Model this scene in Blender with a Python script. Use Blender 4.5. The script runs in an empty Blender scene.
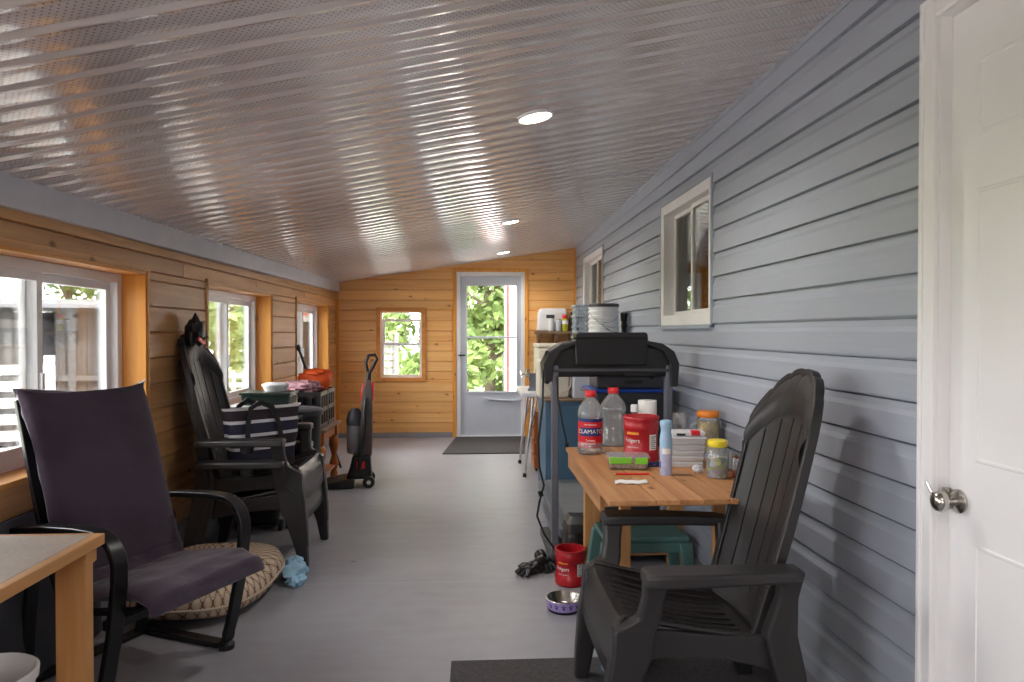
import bpy, bmesh, math, random
from mathutils import Vector, Matrix, noise
R = math.radians
PI = math.pi
rnd = random.Random(7)
C = bpy.context.scene.collection
sc = bpy.context.scene

# ------------------------------------------------------------------ camera
F_PX = 700.0
yaw = math.atan(39.5 / F_PX)
pit = math.atan(9 / math.hypot(F_PX, 39.5))
fw = Vector((math.sin(yaw) * math.cos(pit), math.cos(yaw) * math.cos(pit), -math.sin(pit)))
rt = Vector((math.cos(yaw), -math.sin(yaw), 0))
up = rt.cross(fw)
cd = bpy.data.cameras.new('camera')
cam = bpy.data.objects.new('camera', cd)
cam.matrix_world = Matrix(((rt.x, up.x, -fw.x, 0), (rt.y, up.y, -fw.y, 0), (rt.z, up.z, -fw.z, 1.31), (0, 0, 0, 1)))
cd.sensor_width = 36
cd.lens = F_PX / 1024 * 36
cd.clip_start = 0.05
cd.clip_end = 300
C.objects.link(cam)
sc.camera = cam

# ------------------------------------------------------------------ world, sun, exposure
w = bpy.data.worlds.new('sky')
sc.world = w
w.use_nodes = True
bgn = w.node_tree.nodes['Background']
bgn.inputs[0].default_value = (0.98, 0.99, 1.0, 1)
bgn.inputs[1].default_value = 4.8
sd = bpy.data.lights.new('sun', 'SUN')
sd.energy = 6.0
sd.angle = R(4)
sd.color = (1, 0.96, 0.9)
sun = bpy.data.objects.new('sun', sd)
sun.rotation_euler = (R(18), R(40), 0)
sun.rotation_euler = Vector((-0.62, 0.42, -0.78)).to_track_quat('-Z', 'Y').to_euler()
C.objects.link(sun)
sc.view_settings.view_transform = 'Standard'
sc.view_settings.look = 'None'
sc.view_settings.gamma = 1
sc.view_settings.use_curve_mapping = False
sc.view_settings.exposure = 1.5
sc.cycles.max_bounces = 12
sc.cycles.diffuse_bounces = 8
sc.cycles.transparent_max_bounces = 24
sc.cycles.caustics_reflective = False
sc.cycles.caustics_refractive = False
sc.cycles.sample_clamp_indirect = 6


def portal(loc, rot, sx, sy):
    d = bpy.data.lights.new('daylight_portal', 'AREA')
    d.shape = 'RECTANGLE'
    d.size = sx
    d.size_y = sy
    d.cycles.is_portal = True
    o = bpy.data.objects.new('daylight_portal', d)
    o.location = loc
    o.rotation_euler = rot
    C.objects.link(o)


# ------------------------------------------------------------------ materials
def lin(c):
    f = lambda v: (v / 255 / 12.92) if v / 255 <= 0.04045 else ((v / 255 + 0.055) / 1.055) ** 2.4
    return (f(c[0]), f(c[1]), f(c[2]), 1)


class NT:
    def __init__(s, name):
        s.m = bpy.data.materials.new(name)
        s.m.use_nodes = True
        s.t = s.m.node_tree
        s.b = s.t.nodes['Principled BSDF']
        s.o = s.t.nodes['Material Output']

    def n(s, typ, **kw):
        nd = s.t.nodes.new(typ)
        for k, v in kw.items():
            setattr(nd, k, v)
        return nd

    def l(s, a, b):
        s.t.links.new(a, b)

    def math(s, op, a, b=None, c=None):
        nd = s.n('ShaderNodeMath', operation=op)
        for i, v in enumerate((a, b, c)):
            if v is None:
                continue
            if isinstance(v, (int, float)):
                nd.inputs[i].default_value = v
            else:
                s.l(v, nd.inputs[i])
        return nd.outputs[0]

    def mix(s, fac, a, b, typ='MIX'):
        nd = s.n('ShaderNodeMix', data_type='RGBA', blend_type=typ)
        for i, v in ((0, fac), (6, a), (7, b)):
            if isinstance(v, (int, float)):
                nd.inputs[i].default_value = v
            elif isinstance(v, tuple):
                nd.inputs[i].default_value = v
            else:
                s.l(v, nd.inputs[i])
        return nd.outputs[2]

    def ramp(s, fac, stops):
        nd = s.n('ShaderNodeValToRGB')
        e = nd.color_ramp.elements
        while len(e) < len(stops):
            e.new(0.5)
        for i, (p, c) in enumerate(stops):
            e[i].position = p
            e[i].color = c if len(c) == 4 else (*c, 1)
        s.l(fac, nd.inputs[0])
        return nd.outputs[0]

    def coord(s, scale=(1, 1, 1), kind='Object'):
        tc = s.n('ShaderNodeTexCoord')
        mp = s.n('ShaderNodeMapping')
        mp.inputs['Scale'].default_value = scale
        s.l(tc.outputs[kind], mp.inputs[0])
        return mp.outputs[0]

    def noise(s, vec, scale, detail=3, rough=0.5):
        nd = s.n('ShaderNodeTexNoise')
        nd.inputs['Scale'].default_value = scale
        nd.inputs['Detail'].default_value = detail
        nd.inputs['Roughness'].default_value = rough
        s.l(vec, nd.inputs['Vector'])
        return nd.outputs['Fac']

    def bump(s, h, strength=0.2, dist=0.01):
        nd = s.n('ShaderNodeBump')
        nd.inputs['Strength'].default_value = strength
        nd.inputs['Distance'].default_value = dist
        s.l(h, nd.inputs['Height'])
        s.l(nd.outputs[0], s.b.inputs['Normal'])


def plain(name, rgb, rough=0.5, metal=0.0, spec=0.5, var=0.08, vscale=6, bump=0.0, bscale=80, emit=0, coat=0):
    t = NT(name)
    c = lin(rgb)
    v = t.coord()
    nz = t.noise(v, vscale, 3)
    dk = tuple(x * (1 - var) for x in c[:3]) + (1,)
    lt = tuple(min(1, x * (1 + var)) for x in c[:3]) + (1,)
    t.l(t.ramp(nz, [(0.3, dk), (0.7, lt)]), t.b.inputs['Base Color'])
    t.b.inputs['Roughness'].default_value = rough
    t.b.inputs['Metallic'].default_value = metal
    t.b.inputs['Specular IOR Level'].default_value = spec
    t.b.inputs['Coat Weight'].default_value = coat
    if bump:
        t.bump(t.noise(v, bscale, 2), bump, 0.003)
    if emit:
        t.b.inputs['Emission Color'].default_value = c
        t.b.inputs['Emission Strength'].default_value = emit
    return t.m


def wood(name, a, b, axis='X', rough=0.5, knots=True, spread=0.18, ks=1.0, spec=0.35, grain=1.0):
    """grain runs along `axis`; a, b are the pale and the dark tone"""
    t = NT(name)
    al, ac = 1.3, 26.0 * grain
    s = {'X': (al, ac, ac), 'Y': (ac, al, ac), 'Z': (ac, ac, al)}[axis]
    k = {'X': (4.5, 8, 8), 'Y': (8, 4.5, 8), 'Z': (8, 8, 4.5)}[axis]
    gi = t.n('ShaderNodeNewGeometry')
    rv = t.n('ShaderNodeVectorMath', operation='SCALE')
    rv.inputs[0].default_value = (7.3, 5.1, 9.7)
    t.l(gi.outputs['Random Per Island'], rv.inputs['Scale'])

    def co(sc_):
        ad = t.n('ShaderNodeVectorMath', operation='ADD')
        t.l(t.coord(sc_), ad.inputs[0])
        t.l(rv.outputs[0], ad.inputs[1])
        return ad.outputs[0]
    g = t.noise(co(s), 1.0, 4, 0.6)
    g2 = t.noise(co(tuple(x * 0.35 for x in s)), 1.0, 2)
    gm = t.math('ADD', t.math('MULTIPLY', g, 0.6), t.math('MULTIPLY', g2, 0.4))
    col = t.ramp(gm, [(0.32, lin(b)), (0.62, lin(a))])
    if knots:
        vo = t.n('ShaderNodeTexVoronoi')
        vo.inputs['Scale'].default_value = ks
        t.l(co(k), vo.inputs['Vector'])
        kd = t.ramp(vo.outputs['Distance'], [(0.05, (0.36, 0.28, 0.22)), (0.085, (0.66, 0.58, 0.5)), (0.15, (1, 1, 1))])
        col = t.mix(0.9, col, kd, 'MULTIPLY')
    hs = t.n('ShaderNodeHueSaturation')
    t.l(col, hs.inputs['Color'])
    t.l(t.math('ADD', t.math('MULTIPLY', gi.outputs['Random Per Island'], spread), 1 - spread / 2), hs.inputs['Value'])
    t.l(hs.outputs[0], t.b.inputs['Base Color'])
    t.b.inputs['Roughness'].default_value = rough
    t.b.inputs['Specular IOR Level'].default_value = spec
    t.bump(g, 0.12, 0.002)
    return t.m


def thin_glass(name, tint=(1, 1, 1), refl=1.0, rough=0.0, haze=0.0):
    t = NT(name)
    tr = t.n('ShaderNodeBsdfTransparent')
    tr.inputs[0].default_value = (*tint, 1)
    gl = t.n('ShaderNodeBsdfGlossy')
    gl.inputs['Roughness'].default_value = rough
    fr = t.n('ShaderNodeFresnel')
    fr.inputs[0].default_value = 1.5
    geo = t.n('ShaderNodeNewGeometry')
    # same front and back: thin sheet
    lw = t.n('ShaderNodeLayerWeight')
    lw.inputs['Blend'].default_value = 0.25
    fac = t.math('MULTIPLY', t.math('ADD', t.math('MULTIPLY', lw.outputs['Fresnel'], 0.8), 0.03), refl)
    mx = t.n('ShaderNodeMixShader')
    t.l(fac, mx.inputs[0])
    t.l(tr.outputs[0], mx.inputs[1])
    t.l(gl.outputs[0], mx.inputs[2])
    out = mx.outputs[0]
    if haze:
        df = t.n('ShaderNodeBsdfDiffuse')
        df.inputs[0].default_value = (0.86, 0.88, 0.9, 1)
        m2 = t.n('ShaderNodeMixShader')
        m2.inputs[0].default_value = haze
        t.l(out, m2.inputs[1])
        t.l(df.outputs[0], m2.inputs[2])
        out = m2.outputs[0]
    t.l(out, t.o.inputs[0])
    return t.m


M = {}
M['back_wood'] = wood('golden_pine', (240, 190, 122), (220, 158, 92), 'X', 0.4, spread=0.2)
M['left_wood'] = wood('aged_pine', (224, 174, 116), (186, 134, 82), 'Y', 0.45, spread=0.3)
M['jamb_wood'] = wood('amber_pine', (228, 160, 72), (206, 132, 48), 'Z', 0.4, spread=0.08)
M['jamb_wood_y'] = wood('amber_pine_long', (228, 164, 84), (200, 130, 56), 'Y', 0.4, spread=0.08)
M['jamb_wood_x'] = wood('amber_pine_cross', (222, 152, 76), (190, 118, 50), 'X', 0.4, spread=0.08)
M['table_wood'] = wood('worn_table_pine', (206, 152, 104), (160, 104, 62), 'Y', 0.5, spread=0.3)
M['table_wood_z'] = wood('table_leg_pine', (214, 160, 104), (186, 128, 74), 'Z', 0.5, spread=0.1)
M['table_wood_x'] = wood('table_rail_pine', (206, 150, 98), (176, 118, 66), 'X', 0.5, spread=0.1)
M['bench_wood'] = wood('bench_pine', (220, 166, 108), (196, 136, 78), 'Z', 0.45, spread=0.08, ks=0.6)
M['bench_wood_y'] = wood('bench_rail_pine', (220, 166, 108), (196, 136, 78), 'Y', 0.45, spread=0.08, ks=0.6)
M['bench_wood_x'] = wood('bench_cross_pine', (220, 166, 108), (196, 136, 78), 'X', 0.45, spread=0.08, ks=0.6)
M['side_wood'] = wood('orange_stained_pine', (190, 112, 52), (140, 74, 30), 'Z', 0.4, spread=0.15)
M['shelf_wood'] = wood('grey_shelf_board', (150, 122, 98), (112, 86, 66), 'X', 0.6)
M['shed_wood'] = wood('weathered_boards', (104, 102, 101), (74, 73, 73), 'Z', 0.8, spread=0.4)
M['white_vinyl'] = plain('white_vinyl', (232, 232, 234), 0.35, var=0.03)
M['white_paint'] = plain('white_paint', (238, 237, 238), 0.4, var=0.03, vscale=3)
M['warm_paint'] = plain('warm_white_paint', (232, 229, 228), 0.45, var=0.05)
M['door_grey'] = plain('pale_grey_door_paint', (196, 202, 212), 0.4, var=0.03)
M['grey_paint'] = plain('grey_curb_paint', (140, 142, 148), 0.6, var=0.1)
M['beam'] = plain('blue_grey_beam_paint', (206, 207, 214), 0.5, var=0.05)
M['trim_grey'] = plain('grey_channel', (150, 160, 172), 0.45, var=0.04)
M['black_plastic'] = plain('black_resin', (40, 37, 38), 0.42, var=0.15, bump=0.08, bscale=300)
M['dark_plastic'] = plain('dark_plastic', (25, 25, 27), 0.4, var=0.1)
M['charcoal'] = plain('charcoal_plastic', (62, 62, 68), 0.45, var=0.1)
M['black_lacquer'] = plain('black_lacquer', (17, 17, 19), 0.35, var=0.1)
M['chrome_leg'] = plain('polished_tube', (206, 206, 210), 0.3, 0.7)
M['steel'] = plain('brushed_steel', (190, 186, 180), 0.25, 1.0, var=0.05)
M['chrome'] = plain('chrome', (210, 210, 212), 0.12, 1.0, var=0.02)
M['grey_metal'] = plain('grey_painted_metal', (96, 98, 108), 0.4, var=0.05)
M['red_plastic'] = plain('red_plastic', (176, 22, 34), 0.35, var=0.06)
M['bright_red'] = plain('bright_red', (214, 34, 40), 0.4)
M['orange'] = plain('orange_cloth', (232, 92, 28), 0.7, var=0.12, bump=0.2, bscale=40)
M['orange_lid'] = plain('orange_lid', (232, 132, 36), 0.4)
M['yellow_lid'] = plain('yellow_lid', (236, 214, 40), 0.4)
M['pink_cloth'] = plain('dusty_pink_cloth', (170, 128, 136), 0.9, var=0.3, vscale=14, bump=0.3, bscale=40)
M['white_cloth'] = plain('white_cloth', (232, 228, 224), 0.9, var=0.04, bump=0.2, bscale=60)
M['white_plastic'] = plain('white_plastic', (228, 228, 230), 0.4, var=0.04)
M['cream_plastic'] = plain('cream_plastic', (222, 214, 196), 0.45, var=0.05)
M['pale_box'] = plain('pale_grey_box', (196, 198, 204), 0.5, var=0.05)
M['blue_paint'] = plain('slate_blue_paint', (72, 104, 128), 0.5, var=0.08)
M['blue_plastic'] = plain('bright_blue_plastic', (30, 84, 190), 0.35, var=0.05)
M['teal_plastic'] = plain('teal_plastic', (84, 124, 120), 0.45, var=0.1)
M['tray_teal'] = plain('pale_teal_tray', (146, 176, 182), 0.35, var=0.1)
M['dark_green'] = plain('dark_green_tray', (44, 62, 56), 0.35, var=0.1)
M['pale_blue'] = plain('pale_blue_plastic', (158, 196, 226), 0.4, var=0.04)
M['blue_cloth'] = plain('light_blue_fleece', (150, 190, 214), 0.9, var=0.25, vscale=12, bump=0.3, bscale=60)
M['lilac'] = plain('lilac_enamel', (168, 148, 208), 0.35, var=0.06)
M['lilac_can'] = plain('lavender_label', (178, 186, 220), 0.35, var=0.14, vscale=40)
M['grey_rubber'] = plain('grey_treadmill_belt', (126, 128, 128), 0.7, var=0.08, bump=0.2)
M['grey_trays'] = plain('grey_blue_trays', (142, 154, 166), 0.4, var=0.25, vscale=40)
M['brown'] = plain('brown_skin', (150, 104, 72), 0.8, var=0.2, vscale=30)
M['yellow_fill'] = plain('yellow_contents', (206, 176, 92), 0.7, var=0.3, vscale=60)
M['green_lid'] = plain('lime_green_clip', (122, 206, 50), 0.4)
M['green_oil'] = plain('yellow_green_oil', (186, 180, 44), 0.25)
M['mixed_food'] = plain('mixed_dry_food', (170, 140, 110), 0.8, var=0.6, vscale=90, bump=0.5, bscale=120)
M['dirt_fill'] = plain('grey_canister_plastic', (118, 120, 126), 0.25, var=0.2)
M['bag_grey'] = plain('taupe_vacuum_bag', (84, 74, 70), 0.7, var=0.1)
M['label_white'] = plain('label_white', (238, 238, 236), 0.5, var=0.02)
M['label_red'] = plain('label_red', (206, 24, 32), 0.4, var=0.1, vscale=25)
M['label_blue'] = plain('label_navy', (40, 48, 110), 0.4)
M['label_orange'] = plain('label_orange', (238, 150, 40), 0.4)
M['mat_dark'] = plain('dark_carpet', (72, 70, 71), 0.95, var=0.35, vscale=120, bump=0.8, bscale=250)
M['foam_board'] = plain('black_board', (78, 80, 87), 0.7, var=0.2)
M['paper'] = plain('white_paper', (240, 238, 236), 0.7, var=0.02)
M['glass'] = thin_glass('window_glass')
M['dark_glass'] = thin_glass('interior_glass', (0.95, 0.95, 0.95), 1.0)
M['clear'] = thin_glass('clear_plastic', (0.97, 0.98, 0.98), 1.3, 0.05, 0.17)
M['haze_plastic'] = plain('frosted_plastic', (206, 208, 212), 0.4, var=0.05)
M['curtain'] = plain('dark_brown_curtain', (78, 64, 58), 0.9, var=0.3, vscale=10)
M['tan_blind'] = plain('tan_blind', (226, 206, 178), 0.6, var=0.1)
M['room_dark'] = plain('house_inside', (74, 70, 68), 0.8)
M['lamp_glow'] = plain('lamp_diffuser', (255, 246, 232), 0.5, var=0.0, emit=9)
M['gravel'] = plain('pale_gravel', (192, 189, 184), 0.95, var=0.3, vscale=3, bump=0.4, bscale=20)
M['lawn'] = plain('lawn_green', (122, 138, 84), 0.95, var=0.35, vscale=1.5, bump=0.4, bscale=20)
M['bark'] = plain('bark', (104, 92, 82), 0.9, var=0.3, vscale=12)
M['white_board'] = plain('white_fence_paint', (226, 224, 220), 0.6, var=0.06)
M['roof_metal'] = plain('pale_metal_roof', (126, 127, 132), 0.4, var=0.05)
M['dark_infill'] = plain('dark_infill_paint', (40, 40, 41), 0.9)
M['red_board'] = plain('red_trim_board', (168, 36, 32), 0.6)


def leaf_mat(name, a, b):
    t = NT(name)
    g = t.n('ShaderNodeNewGeometry')
    t.l(t.ramp(g.outputs['Random Per Island'], [(0, lin(a)), (1, lin(b))]), t.b.inputs['Base Color'])
    t.b.inputs['Roughness'].default_value = 0.7
    tl = t.n('ShaderNodeBsdfTranslucent')
    tl.inputs[0].default_value = lin(b)
    mx = t.n('ShaderNodeMixShader')
    mx.inputs[0].default_value = 0.35
    t.l(t.b.outputs[0], mx.inputs[1])
    t.l(tl.outputs[0], mx.inputs[2])
    t.l(mx.outputs[0], t.o.inputs[0])
    return t.m


M['leaf'] = leaf_mat('mid_green_leaves', (84, 108, 58), (150, 172, 104))
M['leaf_pale'] = leaf_mat('pale_green_leaves', (116, 140, 80), (184, 202, 140))


def floor_mat():
    t = NT('grey_painted_floor')
    v = t.coord()
    n1 = t.noise(v, 1.2, 4)
    n2 = t.noise(v, 9, 4)
    n3 = t.noise(t.coord((1.2, 7, 1)), 2, 3)
    m = t.math('ADD', t.math('MULTIPLY', n1, 0.45), t.math('ADD', t.math('MULTIPLY', n2, 0.25), t.math('MULTIPLY', n3, 0.3)))
    col = t.ramp(m, [(0.3, lin((142, 142, 149))), (0.7, lin((162, 162, 169)))])
    # faint seams of the boards under the paint, every 1.22 m along the room
    sx = t.n('ShaderNodeSeparateXYZ')
    t.l(v, sx.inputs[0])
    f = t.math('ABSOLUTE', t.math('SUBTRACT', t.math('FRACT', t.math('DIVIDE', t.math('ADD', sx.outputs[1], 0.6), 1.22)), 0.5))
    line = t.math('LESS_THAN', f, 0.003)
    col = t.mix(t.math('MULTIPLY', line, 0.5), col, lin((176, 176, 182)))
    spots = t.n('ShaderNodeTexVoronoi')
    spots.inputs['Scale'].default_value = 2.3
    t.l(v, spots.inputs['Vector'])
    col = t.mix(t.math('MULTIPLY', t.math('LESS_THAN', spots.outputs['Distance'], 0.035), 0.5), col, lin((90, 90, 94)))
    t.l(col, t.b.inputs['Base Color'])
    t.b.inputs['Roughness'].default_value = 0.42
    t.b.inputs['Specular IOR Level'].default_value = 0.4
    t.bump(t.noise(v, 30, 3), 0.08, 0.004)
    return t.m


def siding_mat():
    t = NT('blue_grey_vinyl_siding')
    v = t.coord((60, 2.5, 60))
    n = t.noise(v, 2.0, 3)
    t.l(t.ramp(n, [(0.3, lin((160, 166, 178))), (0.7, lin((164, 170, 182)))]), t.b.inputs['Base Color'])
    t.b.inputs['Roughness'].default_value = 0.48
    t.b.inputs['Specular IOR Level'].default_value = 0.4
    t.bump(n, 0.03, 0.001)
    return t.m


PITCH = 0.127


def ceiling_mat():
    t = NT('perforated_metal_soffit')
    v = t.coord()
    sx = t.n('ShaderNodeSeparateXYZ')
    t.l(v, sx.inputs[0])
    x, y = sx.outputs[0], sx.outputs[1]
    s = 0.0115
    row = t.math('FLOOR', t.math('DIVIDE', y, s))
    off = t.math('MULTIPLY', t.math('FLOORED_MODULO', row, 2.0), 0.5)
    u = t.math('SUBTRACT', t.math('FRACT', t.math('ADD', t.math('DIVIDE', x, s * 1.5), off)), 0.5)
    vv = t.math('SUBTRACT', t.math('FRACT', t.math('DIVIDE', y, s)), 0.5)
    d = t.math('SQRT', t.math('ADD', t.math('POWER', t.math('MULTIPLY', u, 1.5), 2), t.math('POWER', vv, 2)))
    hole = t.math('LESS_THAN', d, 0.22)
    # no holes on the ribs between two boards
    k = t.math('FRACT', t.math('DIVIDE', y, PITCH))
    ok = t.math('MULTIPLY', t.math('GREATER_THAN', k, 0.2), t.math('LESS_THAN', k, 0.94))
    hole = t.math('MULTIPLY', hole, ok)
    n = t.noise(v, 2, 3)
    base = t.ramp(n, [(0.3, lin((204, 196, 195))), (0.7, lin((212, 204, 203)))])
    col = t.mix(t.math('MULTIPLY', hole, 0.7), base, lin((84, 79, 79)))
    t.l(col, t.b.inputs['Base Color'])
    t.b.inputs['Roughness'].default_value = 0.16
    t.b.inputs['Specular IOR Level'].default_value = 0.8
    t.b.inputs['Coat Weight'].default_value = 1.0
    t.b.inputs['Coat IOR'].default_value = 1.75
    t.b.inputs['Coat Roughness'].default_value = 0.08
    wv = t.noise(t.coord((1.5, 60, 1)), 1.0, 2)
    bmp = t.n('ShaderNodeBump')
    bmp.inputs['Strength'].default_value = 0.18
    bmp.inputs['Distance'].default_value = 0.002
    t.l(t.math('ADD', wv, t.math('MULTIPLY', hole, -0.5)), bmp.inputs['Height'])
    t.l(bmp.outputs[0], t.b.inputs['Normal'])
    t.l(bmp.outputs[0], t.b.inputs['Coat Normal'])
    return t.m


def slipcover_mat():
    t = NT('aubergine_slipcover')
    v = t.coord()
    n = t.noise(v, 5, 4)
    t.l(t.ramp(n, [(0.3, lin((56, 45, 60))), (0.7, lin((70, 57, 74)))]), t.b.inputs['Base Color'])
    t.b.inputs['Roughness'].default_value = 0.95
    t.b.inputs['Sheen Weight'].default_value = 0.25
    t.bump(t.math('ADD', t.noise(t.coord((3, 3, 9)), 3, 3), t.math('MULTIPLY', t.noise(v, 300, 1), 0.1)), 0.35, 0.02)
    return t.m


def dogbed_mat():
    """beige ogee lattice with brown outlines"""
    t = NT('ogee_pattern_fabric')
    tc = t.n('ShaderNodeTexCoord')
    sx = t.n('ShaderNodeSeparateXYZ')
    t.l(tc.outputs['UV'], sx.inputs[0])
    u, v = sx.outputs[0], sx.outputs[1]
    a = t.math('MULTIPLY', u, 2 * PI)
    b = t.math('MULTIPLY', v, 2 * PI)
    f = t.math('ADD', t.math('COSINE', a), t.math('COSINE', b))
    d = t.math('ABSOLUTE', f)
    l1 = t.math('LESS_THAN', d, 0.26)
    l2 = t.math('MULTIPLY', t.math('GREATER_THAN', d, 0.62), t.math('LESS_THAN', d, 0.86))
    line = t.math('MAXIMUM', l1, t.math('MULTIPLY', l2, 0.7))
    col = t.mix(line, lin((206, 188, 166)), lin((126, 88, 66)))
    t.l(col, t.b.inputs['Base Color'])
    t.b.inputs['Roughness'].default_value = 0.95
    t.bump(t.noise(t.coord(), 40, 2), 0.2, 0.005)
    return t.m


def tote_mat():
    t = NT('navy_and_white_stripes')
    sx = t.n('ShaderNodeSeparateXYZ')
    t.l(t.coord(), sx.inputs[0])
    k = t.math('DIVIDE', t.math('SUBTRACT', sx.outputs[2], 0.05), 0.075)
    fr = t.math('FRACT', k)
    band = t.math('FLOORED_MODULO', t.math('FLOOR', k), 2.0)
    dark = t.mix(band, lin((36, 36, 58)), lin((44, 34, 40)))
    wh = t.math('MULTIPLY', t.math('GREATER_THAN', fr, 0.76), t.math('MULTIPLY', t.math('GREATER_THAN', k, 0.6), t.math('LESS_THAN', k, 5.0)))
    t.l(t.mix(wh, dark, lin((206, 204, 210))), t.b.inputs['Base Color'])
    t.b.inputs['Roughness'].default_value = 0.85
    t.bump(t.noise(t.coord(), 12, 2), 0.3, 0.01)
    return t.m


def laminate_mat():
    t = NT('speckled_laminate')
    v = t.coord()
    n = t.noise(v, 120, 2)
    n2 = t.noise(v, 4, 3)
    c = t.ramp(t.math('ADD', t.math('MULTIPLY', n, 0.5), t.math('MULTIPLY', n2, 0.5)), [(0.35, lin((176, 163, 152))), (0.65, lin((200, 187, 175)))])
    t.l(c, t.b.inputs['Base Color'])
    t.b.inputs['Roughness'].default_value = 0.5
    return t.m


def floral_mat():
    t = NT('printed_flowers')
    v = t.coord()
    vo = t.n('ShaderNodeTexVoronoi')
    vo.inputs['Scale'].default_value = 55
    t.l(v, vo.inputs['Vector'])
    sx = t.n('ShaderNodeSeparateColor')
    t.l(vo.outputs['Color'], sx.inputs[0])
    c = t.ramp(sx.outputs[0], [(0.0, lin((40, 70, 44))), (0.3, lin((170, 190, 60))), (0.5, lin((225, 222, 226))), (0.7, lin((60, 86, 60))), (0.9, lin((150, 130, 180)))])
    t.l(c, t.b.inputs['Base Color'])
    t.b.inputs['Roughness'].default_value = 0.3
    return t.m


M['floor'] = floor_mat()
M['siding'] = siding_mat()
M['ceiling'] = ceiling_mat()
M['slipcover'] = slipcover_mat()
M['dogbed'] = dogbed_mat()
M['tote'] = tote_mat()
M['laminate'] = laminate_mat()
M['floral'] = floral_mat()


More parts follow.
